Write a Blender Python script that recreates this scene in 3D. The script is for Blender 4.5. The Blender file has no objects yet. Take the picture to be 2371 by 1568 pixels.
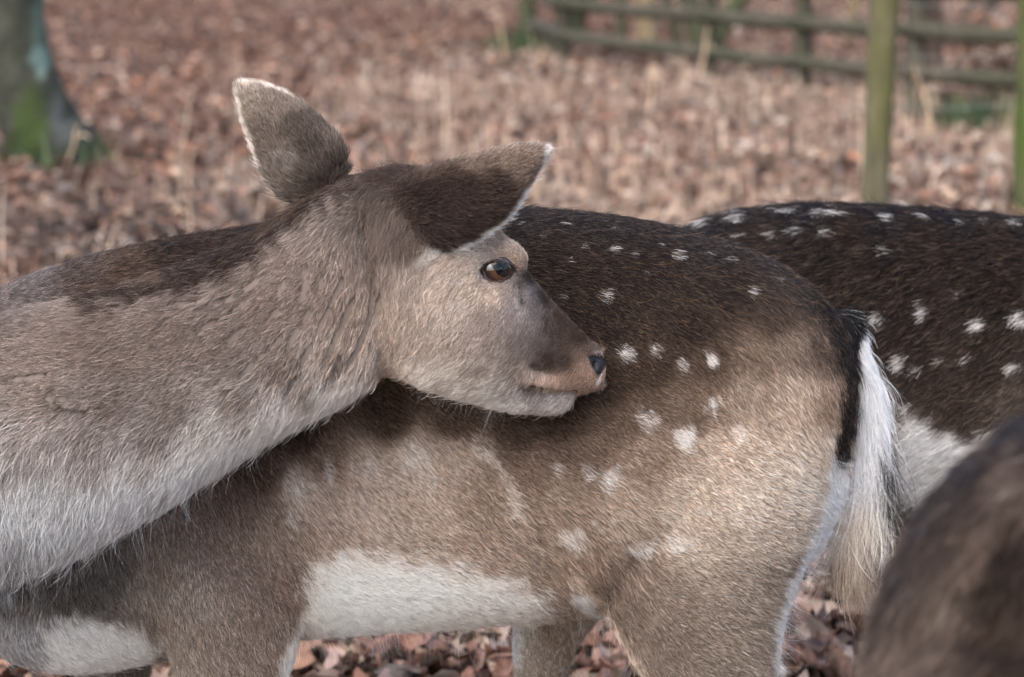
import bpy, bmesh, math, random
import numpy as np
from mathutils import Vector, Matrix
from mathutils.kdtree import KDTree
from mathutils.bvhtree import BVHTree

R = np.random.default_rng(11)
random.seed(5)
scene = bpy.context.scene
C = scene.collection

# ------------------------------------------------------------------ camera
PW, PH = 2370.0, 1568.0                 # working pixel frame of the photograph
FPX = 5361.0                            # focal length in those pixels
CAM = np.array([0.0, -2.6, 1.2])
PITCH = math.atan(986 / FPX)
FWD = np.array([0, math.cos(PITCH), -math.sin(PITCH)])
RIGHT = np.array([1.0, 0, 0])
UP = np.array([0, math.sin(PITCH), math.cos(PITCH)])
cd = bpy.data.cameras.new('camera')
cam = bpy.data.objects.new('camera', cd)
C.objects.link(cam)
cam.location = CAM
cam.rotation_euler = (math.pi / 2 - PITCH, 0, 0)
cd.sensor_width = 36
cd.lens = FPX / PW * 36
cd.clip_start = 0.05
cd.clip_end = 400
cd.dof.use_dof = True
cd.dof.focus_distance = 2.61
cd.dof.aperture_fstop = 4.8
scene.camera = cam

# ------------------------------------------------------------------ sky, sun, exposure (overcast winter wood)
SUN_EL, SUN_AZ = 50, 208
w = bpy.data.worlds.new('World')
scene.world = w
w.use_nodes = True
nt = w.node_tree
sky = nt.nodes.new('ShaderNodeTexSky')
sky.sky_type = 'NISHITA'
sky.sun_disc = False
sky.sun_elevation = math.radians(SUN_EL)
sky.sun_rotation = math.radians(SUN_AZ)
sky.dust_density = 3.0
nt.links.new(sky.outputs[0], nt.nodes['Background'].inputs[0])
nt.nodes['Background'].inputs[1].default_value = 0.15
sd = bpy.data.lights.new('sun', 'SUN')
sun = bpy.data.objects.new('sun', sd)
C.objects.link(sun)
sd.energy = 1.0
sd.angle = math.radians(70)
sd.color = (1.0, 0.95, 0.88)
_az, _el = math.radians(SUN_AZ), math.radians(SUN_EL)
_sv = Vector((math.sin(_az) * math.cos(_el), math.cos(_az) * math.cos(_el), math.sin(_el)))
sun.rotation_euler = _sv.to_track_quat('Z', 'Y').to_euler()
sun.location = _sv * 20
vs = scene.view_settings
vs.view_transform = 'Standard'
vs.look = 'None'
vs.gamma = 1
vs.use_curve_mapping = False
vs.exposure = 1.72
try:
    scene.cycles_curves.shape = 'RIBBONS'
    scene.cycles_curves.subdivisions = 2
except Exception:
    pass

# ------------------------------------------------------------------ helpers
def unproj(u, v, Y):
    """pixel -> point on the vertical plane at depth Y"""
    d = FWD + RIGHT * ((u - PW / 2) / FPX) + UP * ((PH / 2 - v) / FPX)
    return CAM + d * ((Y - CAM[1]) / d[1])

def on_ground(u, v, z=0.0):
    d = FWD + RIGHT * ((u - PW / 2) / FPX) + UP * ((PH / 2 - v) / FPX)
    return CAM + d * ((z - CAM[2]) / d[2])

def project(P):
    rel = P - CAM
    zc = np.maximum(rel @ FWD, 1e-3)
    return PW / 2 + FPX * (rel @ RIGHT) / zc, PH / 2 - FPX * (rel @ UP) / zc

def lin(c):
    c = np.asarray(c, float) / 255.0
    return np.where(c <= 0.04045, c / 12.92, ((c + 0.055) / 1.055) ** 2.4)

def nrm(a):
    a = np.asarray(a, float)
    return a / np.maximum(np.linalg.norm(a, axis=-1, keepdims=True), 1e-9)

def smooth(e0, e1, x):
    t = np.clip((x - e0) / (e1 - e0), 0, 1)
    return t * t * (3 - 2 * t)

def vnoise(x, y, seed=0):
    """value noise on a 2D lattice, 0..1"""
    xi, yi = np.floor(x).astype(np.int64), np.floor(y).astype(np.int64)
    fx, fy = x - xi, y - yi
    fx, fy = fx * fx * (3 - 2 * fx), fy * fy * (3 - 2 * fy)
    def h(a, b):
        n = (a * 374761393 + b * 668265263 + seed * 974711) & 0x7fffffff
        n = ((n ^ (n >> 13)) * 1274126177) & 0x7fffffff
        return ((n ^ (n >> 16)) & 0xffff) / 65535.0
    return (h(xi, yi) * (1 - fx) * (1 - fy) + h(xi + 1, yi) * fx * (1 - fy)
            + h(xi, yi + 1) * (1 - fx) * fy + h(xi + 1, yi + 1) * fx * fy)

def tag(o, label=None, cat=None, group=None, kind=None):
    if label: o['label'] = label
    if cat: o['category'] = cat
    if group: o['group'] = group
    if kind: o['kind'] = kind
    return o

def mesh_obj(name, verts, faces, mat, parent=None, smooth_shade=True):
    me = bpy.data.meshes.new(name)
    me.from_pydata([tuple(map(float, v)) for v in verts], [], [tuple(map(int, f)) for f in faces])
    if smooth_shade:
        me.polygons.foreach_set('use_smooth', np.ones(len(me.polygons), bool))
    me.update()
    o = bpy.data.objects.new(name, me)
    C.objects.link(o)
    if mat: me.materials.append(mat)
    if parent: o.parent = parent
    return o

def big_mesh(name, V, F, mat, parent=None, col=None):
    """numpy verts + equal-sized faces -> object (optional per-vertex colour attribute 'col')"""
    me = bpy.data.meshes.new(name)
    k = F.shape[1]
    me.vertices.add(len(V)); me.vertices.foreach_set('co', V.astype(np.float32).ravel())
    me.loops.add(F.size); me.loops.foreach_set('vertex_index', F.astype(np.int32).ravel())
    me.polygons.add(len(F))
    me.polygons.foreach_set('loop_start', np.arange(0, F.size, k, dtype=np.int32))
    me.update(calc_edges=True)
    me.validate()
    if col is not None:
        a = me.attributes.new('col', 'FLOAT_COLOR', 'POINT')
        a.data.foreach_set('color', np.c_[col, np.ones(len(col))].astype(np.float32).ravel())
    o = bpy.data.objects.new(name, me)
    C.objects.link(o)
    if mat: me.materials.append(mat)
    if parent: o.parent = parent
    return o

# ------------------------------------------------------------------ materials
def new_mat(name, rough=0.8, spec=0.25):
    m = bpy.data.materials.new(name)
    m.use_nodes = True
    b = m.node_tree.nodes['Principled BSDF']
    b.inputs['Roughness'].default_value = rough
    b.inputs['Specular IOR Level'].default_value = spec
    return m, m.node_tree, b

def attr_mat(name, rough=0.6, spec=0.2, sheen=0.0, transl=0.0, gain=1.0):
    m, t, b = new_mat(name, rough, spec)
    a = t.nodes.new('ShaderNodeAttribute'); a.attribute_name = 'col'
    t.links.new(a.outputs['Color'], b.inputs['Base Color'])
    if transl > 0:
        tr = t.nodes.new('ShaderNodeBsdfTranslucent')
        t.links.new(a.outputs['Color'], tr.inputs['Color'])
        mx = t.nodes.new('ShaderNodeMixShader'); mx.inputs[0].default_value = transl
        t.links.new(b.outputs[0], mx.inputs[1]); t.links.new(tr.outputs[0], mx.inputs[2])
        t.links.new(mx.outputs[0], t.nodes['Material Output'].inputs[0])
    return m

def plain_mat(name, rgb, rough=0.7, spec=0.3, noise=None, scale=20, rgb2=None, bump=0.0, coat=0.0, stretch=(1, 1, 1), detail=6):
    m, t, b = new_mat(name, rough, spec)
    c1 = (*lin(rgb), 1)
    if rgb2 is None:
        b.inputs['Base Color'].default_value = c1
    else:
        tc = t.nodes.new('ShaderNodeTexCoord')
        mp = t.nodes.new('ShaderNodeMapping'); mp.inputs['Scale'].default_value = stretch
        t.links.new(tc.outputs['Object'], mp.inputs[0])
        nz = t.nodes.new('ShaderNodeTexNoise'); nz.inputs['Scale'].default_value = scale
        nz.inputs['Detail'].default_value = detail
        t.links.new(mp.outputs[0], nz.inputs['Vector'])
        cr = t.nodes.new('ShaderNodeValToRGB')
        cr.color_ramp.elements[0].position = 0.36; cr.color_ramp.elements[0].color = c1
        cr.color_ramp.elements[1].position = 0.64; cr.color_ramp.elements[1].color = (*lin(rgb2), 1)
        t.links.new(nz.outputs['Fac'], cr.inputs[0])
        t.links.new(cr.outputs[0], b.inputs['Base Color'])
        if bump:
            bp = t.nodes.new('ShaderNodeBump'); bp.inputs['Strength'].default_value = bump
            bp.inputs['Distance'].default_value = 0.02
            t.links.new(nz.outputs['Fac'], bp.inputs['Height']); t.links.new(bp.outputs[0], b.inputs['Normal'])
    if coat: b.inputs['Coat Weight'].default_value = coat
    return m

FUR = attr_mat('fur', rough=0.5, spec=0.14, transl=0.38)
HIDE = attr_mat('hide', rough=0.9, spec=0.1)
SAT = 0.72
HAIR = 1.0

# ------------------------------------------------------------------ deer: lofted pieces -> one continuous skin
def catmull(A, k):
    """resample rows of A (n x m) with k steps per span"""
    A = np.asarray(A, float)
    P = np.vstack([2 * A[0] - A[1], A, 2 * A[-1] - A[-2]])
    out = []
    for i in range(len(A) - 1):
        p0, p1, p2, p3 = P[i], P[i + 1], P[i + 2], P[i + 3]
        for t in np.arange(k) / k:
            out.append(0.5 * (2 * p1 + (p2 - p0) * t + (2 * p0 - 5 * p1 + 4 * p2 - p3) * t * t
                              + (3 * p1 - p0 - 3 * p2 + p3) * t ** 3))
    out.append(A[-1])
    return np.array(out)

def loft(st, n=28, k=5, ex=2.2):
    """st rows: centre(3), a vector(3), b-up vector(3), b-down vector(3) -> verts, faces (closed)"""
    S = catmull(np.array([np.concatenate(r) for r in st]), k)
    th = np.linspace(0, 2 * np.pi, n, endpoint=False)
    c, s = np.cos(th), np.sin(th)
    cc = np.sign(c) * np.abs(c) ** (2 / ex)
    ss = np.sign(s) * np.abs(s) ** (2 / ex)
    V = []
    for r in S:
        ctr, a, bu, bd = r[:3], r[3:6], r[6:9], r[9:12]
        V.append(ctr + cc[:, None] * a + np.where(ss[:, None] > 0, ss[:, None] * bu, -ss[:, None] * bd))
    V = np.concatenate(V)
    m = len(S)
    F = []
    for i in range(m - 1):
        for j in range(n):
            F.append((i * n + j, i * n + (j + 1) % n, (i + 1) * n + (j + 1) % n, (i + 1) * n + j))
    V = np.vstack([V, S[0, :3], S[-1, :3]])
    for j in range(n):
        F.append((len(V) - 2, (j + 1) % n, j, j))
        F.append((len(V) - 1, (m - 1) * n + j, (m - 1) * n + (j + 1) % n, (m - 1) * n + (j + 1) % n))
    return V, [f[:3] if f[2] == f[3] else f for f in F]

def st_px(top, bot, Y, hw, lat=(0, 1, 0), rise=0.5, roll=0.0):
    """section from the pixel of its upper and lower outline at depth Y; lat: sideways direction; roll: metres the upper outline comes nearer"""
    T, B = unproj(*top, Y - roll), unproj(*bot, Y)
    ctr = B + (T - B) * rise
    return ctr, np.asarray(lat, float) * hw, T - ctr, B - ctr

def st_leg(v, u0, u1, Y, hw):
    a, b = unproj(u0, v, Y), unproj(u1, v, Y)
    ctr = (a + b) / 2
    return ctr, (b - a) / 2, np.array([0, hw, 0]), np.array([0, -hw, 0])

def ellipsoid(ctr, ax, n=16, m=10):
    st = []
    ax = np.array(ax, float)
    for t in np.linspace(-0.985, 0.985, m):
        q = math.sqrt(1 - t * t)
        st.append((np.asarray(ctr) + ax[0] * t, ax[1] * q, ax[2] * q, -ax[2] * q))
    return loft(st, n, 2, 2.0)

def skin_mesh(name, pieces, voxel, relax, extra=()):
    """pieces: (group, verts, faces). Union by voxel remesh, relax; extra closed shells (ears) are added as they are.
    returns V, tri faces, normals, per-vertex group"""
    bm_v, bm_f, off = [], [], 0
    kd_pts, kd_grp = [], []
    for g, V, F in pieces:
        bm_v.append(V); bm_f += [tuple(i + off for i in f) for f in F]; off += len(V)
        kd_pts.append(V); kd_grp += [g] * len(V)
    V = np.concatenate(bm_v)
    me = bpy.data.meshes.new('tmp'); me.from_pydata(V.tolist(), [], bm_f); me.update()
    o = bpy.data.objects.new('tmp', me); C.objects.link(o)
    md = o.modifiers.new('r', 'REMESH'); md.mode = 'VOXEL'; md.voxel_size = voxel; md.adaptivity = 0
    dg = bpy.context.evaluated_depsgraph_get()
    ev = o.evaluated_get(dg)
    rm = bpy.data.meshes.new_from_object(ev)
    rm.calc_loop_triangles()
    P = np.empty(len(rm.vertices) * 3, np.float32); rm.vertices.foreach_get('co', P); P = P.reshape(-1, 3).astype(float)
    T = np.empty(len(rm.loop_triangles) * 3, np.int32); rm.loop_triangles.foreach_get('vertices', T); T = T.reshape(-1, 3)
    E = np.empty(len(rm.edges) * 2, np.int32); rm.edges.foreach_get('vertices', E); E = E.reshape(-1, 2)
    bpy.data.objects.remove(o); bpy.data.meshes.remove(me); bpy.data.meshes.remove(rm)
    deg = np.bincount(E.ravel(), minlength=len(P)).astype(float)[:, None]
    def lap(Q):
        s = np.zeros_like(Q)
        for k in range(3):
            s[:, k] = np.bincount(E[:, 0], Q[E[:, 1], k], len(P)) + np.bincount(E[:, 1], Q[E[:, 0], k], len(P))
        return s / np.maximum(deg, 1) - Q
    for it in range(relax):
        P = P + 0.55 * lap(P)
        P = P - 0.50 * lap(P) if it % 2 else P
    kd = KDTree(len(V))
    for i, p in enumerate(V): kd.insert(p, i)
    kd.balance()
    grp = np.array([kd_grp[kd.find(p)[1]] for p in P])
    for g, V2, F2 in extra:
        tri = []
        for f in F2:
            tri.append(f[:3])
            if len(f) == 4: tri.append((f[0], f[2], f[3]))
        T = np.vstack([T, np.array(tri) + len(P)])
        P = np.vstack([P, V2]); grp = np.concatenate([grp, np.array([g] * len(V2))])
    return P, T, vnormals(P, T), grp

def vnormals(P, T):
    fn = np.cross(P[T[:, 1]] - P[T[:, 0]], P[T[:, 2]] - P[T[:, 0]])
    N = np.zeros_like(P)
    for k in range(3):
        for j in range(3):
            N[:, j] += np.bincount(T[:, k], fn[:, j], len(P))
    return nrm(N)

# ------------------------------------------------------------------ coat: colour and lie of the hair
def shepard(U, Vv, A, s=18.0, p=2.0):
    """A rows: u, v, values... -> interpolated values at the given pixels"""
    A = np.asarray(A, float)
    out = np.empty((len(U), A.shape[1] - 2))
    for i in range(0, len(U), 60000):
        sl = slice(i, i + 60000)
        d2 = (U[sl, None] - A[None, :, 0]) ** 2 + (Vv[sl, None] - A[None, :, 1]) ** 2
        wgt = 1.0 / (d2 + s * s) ** p
        out[sl] = (wgt @ A[:, 2:]) / wgt.sum(1, keepdims=True)
    return out

def seg_dist(U, Vv, pts):
    d = np.full(len(U), 1e9)
    pts = np.asarray(pts, float)
    for a, b in zip(pts[:-1], pts[1:]):
        ab = b - a
        t = np.clip(((U - a[0]) * ab[0] + (Vv - a[1]) * ab[1]) / max(ab @ ab, 1e-9), 0, 1)
        d = np.minimum(d, np.hypot(U - a[0] - t * ab[0], Vv - a[1] - t * ab[1]))
    return d

def poly_sd(U, Vv, pts):
    """signed distance (negative inside)"""
    pts = np.asarray(pts, float)
    d = seg_dist(U, Vv, np.vstack([pts, pts[:1]]))
    ins = np.zeros(len(U), bool)
    n = len(pts)
    for i in range(n):
        x0, y0 = pts[i]; x1, y1 = pts[(i + 1) % n]
        if y0 == y1: continue
        c = ((y0 > Vv) != (y1 > Vv)) & (U < (x1 - x0) * (Vv - y0) / (y1 - y0) + x0)
        ins ^= c
    return np.where(ins, -d, d)

class Coat:
    """a coat pattern laid out on one side of the animal; the other side mirrors it"""
    def __init__(s, col, flow, patches=(), spots=(), length=22.0, lift=14.0, rad=0.26, rough=0.35, tip=1.25, fleck=0.1, dark_root=0.55, lens=None, soft=18.0, clump=(7.0, .4), gain=1.0, vary=.4, gmin=.3):
        s.clump, s.gain, s.vary, s.gmin = clump, gain, vary, gmin
        s.col, s.flow, s.patches, s.spots = col, flow, patches, spots
        s.length, s.lift, s.rad, s.rough, s.tip, s.fleck, s.dark_root, s.lens, s.soft = length, lift, rad, rough, tip, fleck, dark_root, lens, soft
    def colour(s, U, V, rng=None):
        rnd = rng.random(len(U)) if rng is not None else np.full(len(U), .5)
        A = np.array([(a[0], a[1], *lin(a[2])) for a in s.col])
        c = shepard(U, V, A, s.soft)
        wob = (vnoise(U / 22, V / 22, 3) - 0.5) * 30 + (vnoise(U / 7, V / 7, 4) - 0.5) * 14
        for kind, pts, rgb, width, soft, op in s.patches:
            d = (poly_sd(U, V, pts) if kind == 'poly' else seg_dist(U, V, pts) - width) + wob * min(1.15, soft / 22.0)
            m = op * (1 - smooth(-soft, soft, d))
            m = 0.45 * m + 0.55 * op * smooth(rnd * .9, rnd * .9 + .15, m)
            c = c * (1 - m[:, None]) + lin(rgb) * m[:, None]
        for sp in s.spots:
            u, v, ru, rv, op = sp
            q = np.hypot((U - u) / ru, (V - v) / rv) + wob / 42.0
            m = (.8 if v > 720 else .45) * op * (1 - smooth(0.2, 1.3, q))
            m = 0.2 * m + 0.8 * smooth(rnd, rnd + .15, m)
            c = c * (1 - m[:, None]) + lin((172, 164, 154) if v < 720 else (206, 199, 190)) * m[:, None]
        lum = c @ np.array([.25, .6, .15])
        g = np.interp(lum, [0, .015, .03, .06, .12, .2, .35, .6, 1], [.34, .38, .48, .85, 1.5, 1.9, 1.92, 1.42, .9])
        g = np.maximum(g, s.gmin) * s.gain
        return np.clip((lum[:, None] + (c - lum[:, None]) * np.interp(lum, [.02, .05, .12, .25], [.84, .76, .62, .52])[:, None]) * g[:, None], 0.003, .9)

def coat_fields(P, N, grp, coats, mirror):
    """flow direction, length, lift ... per root"""
    Q = P.copy()
    far = np.zeros(len(P), bool)
    for g, (o, n_) in mirror.items():
        k = grp == g
        s = (P[k] - o) @ n_
        f = s > 0
        idx = np.where(k)[0][f]
        Q[idx] = P[idx] - 2 * s[f][:, None] * n_
        far[idx] = True
    U, V = project(Q)
    return U, V

def make_fur(name, P, T, N, grp, coats, mirror, count, parent, dens, voids=(), keep_out=None, seed=1, npt=4, radscale=1.0, lod=0.07, cracks=()):
    rng = np.random.default_rng(seed)
    a, b, c = P[T[:, 0]], P[T[:, 1]], P[T[:, 2]]
    area = 0.5 * np.linalg.norm(np.cross(b - a, c - a), axis=1)
    ctr = (a + b + c) / 3
    fn = nrm(np.cross(b - a, c - a))
    u, v = project(ctr)
    facing = np.einsum('ij,ij->i', fn, nrm(CAM - ctr))
    inview = (u > -260) & (u < PW + 260) & (v > -200) & (v < PH + 200) & (facing > -0.35)
    gT = grp[T[:, 0]]
    wd = np.array([dens.get(g, 1.0) for g in dens])
    dmap = np.zeros(len(T))
    for g in dens: dmap[gT == g] = dens[g]
    wt = area * np.where(inview, 1.0, lod) * dmap
    idx = rng.choice(len(T), count, p=wt / wt.sum())
    r1, r2 = np.sqrt(rng.random(count)), rng.random(count)
    w0, w1, w2 = (1 - r1)[:, None], (r1 * (1 - r2))[:, None], (r1 * r2)[:, None]
    t = T[idx]
    root = P[t[:, 0]] * w0 + P[t[:, 1]] * w1 + P[t[:, 2]] * w2
    nor = nrm(N[t[:, 0]] * w0 + N[t[:, 1]] * w1 + N[t[:, 2]] * w2)
    g = gT[idx]
    isview = inview[idx]
    U, V = coat_fields(root, nor, g, coats, mirror)
    keep = np.ones(count, bool)
    for gs, fnc in voids:
        k = np.isin(g, gs)
        kk = np.where(k)[0]
        keep[kk] &= ~fnc(U[kk], V[kk])
    root, nor, g, isview, U, V = root[keep], nor[keep], g[keep], isview[keep], U[keep], V[keep]
    n = len(root)
    tang = np.zeros((n, 3)); L = np.zeros(n); lift = np.zeros(n); rad = np.zeros(n); rgh = np.zeros(n)
    vr = np.zeros(n); tipg = np.zeros(n); fl = np.zeros(n); dr = np.zeros(n)
    for gg, ct in coats.items():
        k = np.where(g == gg)[0]
        if len(k) == 0: continue
        F = np.array([(q[0], q[1], *(np.array(q[2:4]) / math.hypot(*q[2:4]))) for q in ct.flow], float)
        d2 = shepard(U[k], V[k], F, 30)
        tang[k] = d2[:, :1] * RIGHT - d2[:, 1:2] * UP
        L[k] = ct.length if ct.lens is None else shepard(U[k], V[k], ct.lens, 25)[:, 0]
        vr[k] = ct.vary; lift[k], rad[k], rgh[k], tipg[k], fl[k], dr[k] = ct.lift, ct.rad, ct.rough, ct.tip, ct.fleck, ct.dark_root
    tang = tang - nor * np.einsum('ij,ij->i', tang, nor)[:, None]
    tang = nrm(tang + 1e-6)
    bit = np.cross(nor, tang)
    # locks: neighbouring hairs share a small turn, single hairs stray more
    lock = (vnoise(U / 9, V / 9, 7) - 0.5) + 0.7 * (vnoise(U / 26, V / 26, 8) - 0.5)
    ang = rgh * (1.5 * lock + 0.75 * rng.normal(0, 1, n))
    lf = np.radians(np.clip(lift * (1 + 0.35 * rng.normal(0, 1, n)) + 10 * (vnoise(U / 12, V / 12, 9) - 0.5), 2, 75))
    L = L * 0.001 * rng.uniform(0.6, 1.15, n)
    # partings: hair beside a parting leans away from it and is short in it
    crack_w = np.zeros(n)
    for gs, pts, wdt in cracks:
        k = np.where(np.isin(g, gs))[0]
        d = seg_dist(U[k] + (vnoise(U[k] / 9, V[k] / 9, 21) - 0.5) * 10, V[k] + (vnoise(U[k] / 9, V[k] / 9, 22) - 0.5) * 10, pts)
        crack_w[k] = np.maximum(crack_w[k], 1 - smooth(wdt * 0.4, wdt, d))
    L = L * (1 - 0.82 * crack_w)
    stray = rng.random(n) < 0.012
    L[stray] *= 1.4; lf[stray] *= 1.5
    lf = np.minimum(lf, math.radians(50))
    d0 = tang * np.cos(ang)[:, None] + bit * np.sin(ang)[:, None]
    s = np.linspace(0, 1, npt)
    pts = np.empty((n, npt, 3))
    curl = rng.normal(0, 0.10, (n, 1)) * bit
    for j, q in enumerate(s):
        up = np.tan(lf) * (q - 0.55 * q * q) * 1.25
        pts[:, j] = root + L[:, None] * (d0 * q + nor * up[:, None] + curl * q * q) - nor * 0.0008
        pts[:, j, 2] -= L * 0.05 * q * q
    # hairs gather into small locks towards their tips
    cs = np.ones(n); cst = np.zeros(n)
    for gg, ct in coats.items():
        k = g == gg
        cs[k], cst[k] = ct.clump
    cu, cv = np.floor(U / cs), np.floor(V / cs)
    ju = vnoise(cu * 7.3, cv * 3.1, 91); jv = vnoise(cu * 5.7, cv * 9.2, 92)
    offu, offv = ((cu + .2 + .6 * ju) * cs - U), ((cv + .2 + .6 * jv) * cs - V)
    depth = (root - CAM) @ FWD / FPX
    shift = (offu * depth)[:, None] * RIGHT - (offv * depth)[:, None] * UP
    shift -= nor * np.einsum('ij,ij->i', shift, nor)[:, None]
    for j, q in enumerate(s): pts[:, j] += shift * (cst * q ** 1.5)[:, None]
    # a hair that would lie across a parting is cut away
    if cracks:
        tu, tv = project(pts[:, -1]); mu, mv = project(pts[:, npt // 2])
        cut = np.zeros(n)
        for gs, cp, wdt in cracks:
            k = np.where(np.isin(g, gs) & (U > cp[0][0] - 150) & (U < cp[0][0] + 200))[0]
            for a1, b1 in ((tu, tv), (mu, mv)):
                d = seg_dist(a1[k], b1[k], cp) + (vnoise(a1[k] / 9, b1[k] / 9, 21) - .5) * 5
                cut[k] = np.maximum(cut[k], 1 - smooth(wdt * .3, wdt * .75, d))
        pts = root[:, None] + (pts - root[:, None]) * (1 - .8 * cut)[:, None, None]
        crack_w = np.maximum(crack_w, cut)
    # colour from where the middle of the hair lies
    mid = root + d0 * (0.55 * L)[:, None]
    Um, Vm = coat_fields(mid, nor, g, coats, mirror)
    col = np.zeros((n, 3))
    for gg, ct in coats.items():
        k = np.where(g == gg)[0]
        if len(k): col[k] = ct.colour(Um[k], Vm[k], rng)
    nz_ = rng.normal(-.03, 1, n) * vr
    brt = smooth(.55, .8, col.mean(1))
    col *= np.exp(nz_ * (1 - brt) - np.abs(nz_) * .6 * brt)[:, None]
    flk = rng.random(n) < fl
    lum = col.mean(1)
    tan = np.array([0.21, 0.142, 0.092])
    tipc = col * tipg[:, None]
    m = (flk & (lum < 0.25))[:, None] * rng.uniform(.15, 1, (n, 1)) ** 1.5
    tipc = tipc + m * (col * .8 + tan)
    stp = np.where(s < 0.001, 0, s)
    cols = np.empty((n, npt, 3))
    basec = col * (dr + (1 - dr) * .85 * smooth(.3, .6, lum))[:, None]
    for j, q in enumerate(s):
        f = smooth(0.3, 1.0, np.array(q))
        cols[:, j] = basec * (1 - f) + tipc * f
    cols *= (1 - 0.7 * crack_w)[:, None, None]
    cols = np.clip(cols, 0.004, 0.93)
    rr = rad * 0.001 * radscale * rng.uniform(0.75, 1.25, n)
    rr = np.where(isview, rr, rr * 2.2)
    radii = rr[:, None] * np.array([1.0, 0.95, 0.82, 0.35] if npt == 4 else np.interp(s, [0, .5, .8, 1], [1, .95, .7, .15]))[None, :]
    return hair_object(name, pts, radii, cols, parent)

def hair_object(name, pts, radii, cols, parent):
    n, npt = pts.shape[:2]
    hc = bpy.data.hair_curves.new(name)
    hc.add_curves([npt] * n)
    hc.position_data.foreach_set('vector', pts.astype(np.float32).ravel())
    ra = hc.attributes.get('radius') or hc.attributes.new('radius', 'FLOAT', 'POINT')
    ra.data.foreach_set('value', radii.astype(np.float32).ravel())
    ca = hc.attributes.new('col', 'FLOAT_COLOR', 'POINT')
    ca.data.foreach_set('color', np.concatenate([cols, np.ones((n, npt, 1))], 2).astype(np.float32).ravel())
    hc.materials.append(FUR)
    o = bpy.data.objects.new(name, hc)
    C.objects.link(o)
    o.parent = parent
    o['kind'] = 'stuff'
    return o

def hide_object(name, P, T, grp, coats, mirror, extra_col=None):
    U, V = coat_fields(P, None, grp, coats, mirror)
    col = np.zeros((len(P), 3))
    for gg, ct in coats.items():
        k = np.where(grp == gg)[0]
        if len(k): col[k] = ct.colour(U[k], V[k]) * 0.85
    col *= .5
    if extra_col is not None: col = extra_col(U, V, grp, col)
    o = big_mesh(name, P, T, HIDE, col=col)
    o.data.polygons.foreach_set('use_smooth', np.ones(len(o.data.polygons), bool))
    return o

# ------------------------------------------------------------------ deer A: grooming its own flank, head turned back
YA = 0.17
pieces = []
body_st = [(-150, 800, 1330, .06), (-80, 720, 1440, .095), (40, 655, 1520, .12), (200, 600, 1545, .135), (380, 560, 1515, .145), (600, 527, 1475, .155),
           (800, 502, 1455, .165), (1000, 492, 1440, .17), (1200, 486, 1425, .172), (1400, 503, 1405, .17),
           (1550, 528, 1390, .165), (1700, 568, 1370, .155), (1820, 625, 1320, .14), (1895, 683, 1250, .115), (1945, 745, 1130, .085), (1970, 820, 1000, .04)]
pieces.append(('body', *loft([st_px((u, t), (u, b), YA, hw, rise=0.5) for u, t, b, hw in body_st], 36, 4, 2.25)))
def leg(rows, Y, g='body'):
    pieces.append((g, *loft([st_leg(v, a, b, Y + (r[0] if r else 0), hw) for v, a, b, hw, *r in rows], 24, 4, 2.0)))
# near hind leg with its haunch
leg([(720, 1680, 1900, .03, .05), (830, 1570, 1945, .06, .02), (1000, 1470, 1945, .078), (1200, 1400, 1912, .078), (1340, 1375, 1845, .070), (1450, 1425, 1808, .058),
     (1568, 1490, 1795, .046), (1720, 1570, 1790, .036), (1850, 1680, 1800, .026), (1920, 1715, 1800, .022), (2050, 1715, 1772, .017), (2200, 1705, 1760, .018), (2262, 1690, 1755, .022)], 0.085)
# far hind leg, set forward
leg([(1100, 1300, 1700, .06), (1250, 1230, 1600, .065), (1370, 1195, 1430, .055), (1450, 1188, 1365, .045), (1520, 1188, 1325, .036), (1600, 1200, 1310, .03),
     (1720, 1240, 1325, .024), (1800, 1265, 1340, .022), (1920, 1270, 1325, .017), (2050, 1260, 1312, .017), (2120, 1245, 1308, .022)], 0.265)
# near foreleg with its shoulder
leg([(900, 300, 560, .05), (1050, 230, 640, .06), (1200, 235, 680, .062), (1340, 300, 705, .058), (1440, 360, 700, .05), (1540, 400, 675, .042),
     (1660, 440, 620, .034), (1780, 470, 590, .028), (1860, 480, 580, .026), (1980, 495, 560, .018), (2130, 495, 555, .018), (2190, 490, 560, .02), (2258, 465, 560, .022)], 0.085)
# far foreleg
leg([(1300, 60, 420, .05), (1430, 120, 380, .045), (1540, 170, 350, .038), (1660, 205, 325, .03), (1780, 230, 315, .025), (1880, 235, 295, .018), (2030, 238, 290, .018), (2100, 220, 295, .022)], 0.255)

# neck, bent round to the near side and back along the flank
X, Yv = np.array([1., 0, 0]), np.array([0, 1., 0])
neck_st = [st_px((330, 650), (220, 1380), 0.17, .10, Yv, .5),
           st_px((60, 690), (0, 1410), 0.14, .10, nrm(Yv - 0.3 * X), .5),
           st_px((-130, 735), (-150, 1410), 0.05, .095, nrm(0.8 * Yv - 0.8 * X), .5),
           st_px((-140, 745), (-150, 1390), -0.010, .09, nrm(-X * 0.95 + Yv * .1), .5),
           st_px((-20, 735), (-20, 1345), -0.068, .09, nrm(-0.75 * X - 0.6 * Yv), .5),
           st_px((170, 700), (190, 1268), -0.085, .088, nrm(-0.25 * X - Yv), .5),
           st_px((390, 635), (420, 1140), -0.088, .083, -Yv, .5),
           st_px((580, 552), (620, 1018), -0.090, .077, -Yv, .5),
           st_px((710, 470), (790, 930), -0.092, .070, -Yv, .5, .01),
           st_px((830, 408), (880, 875), -0.092, .062, -Yv, .5, .015)]
pieces.append(('neck', *loft(neck_st, 32, 5, 2.1)))
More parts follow.
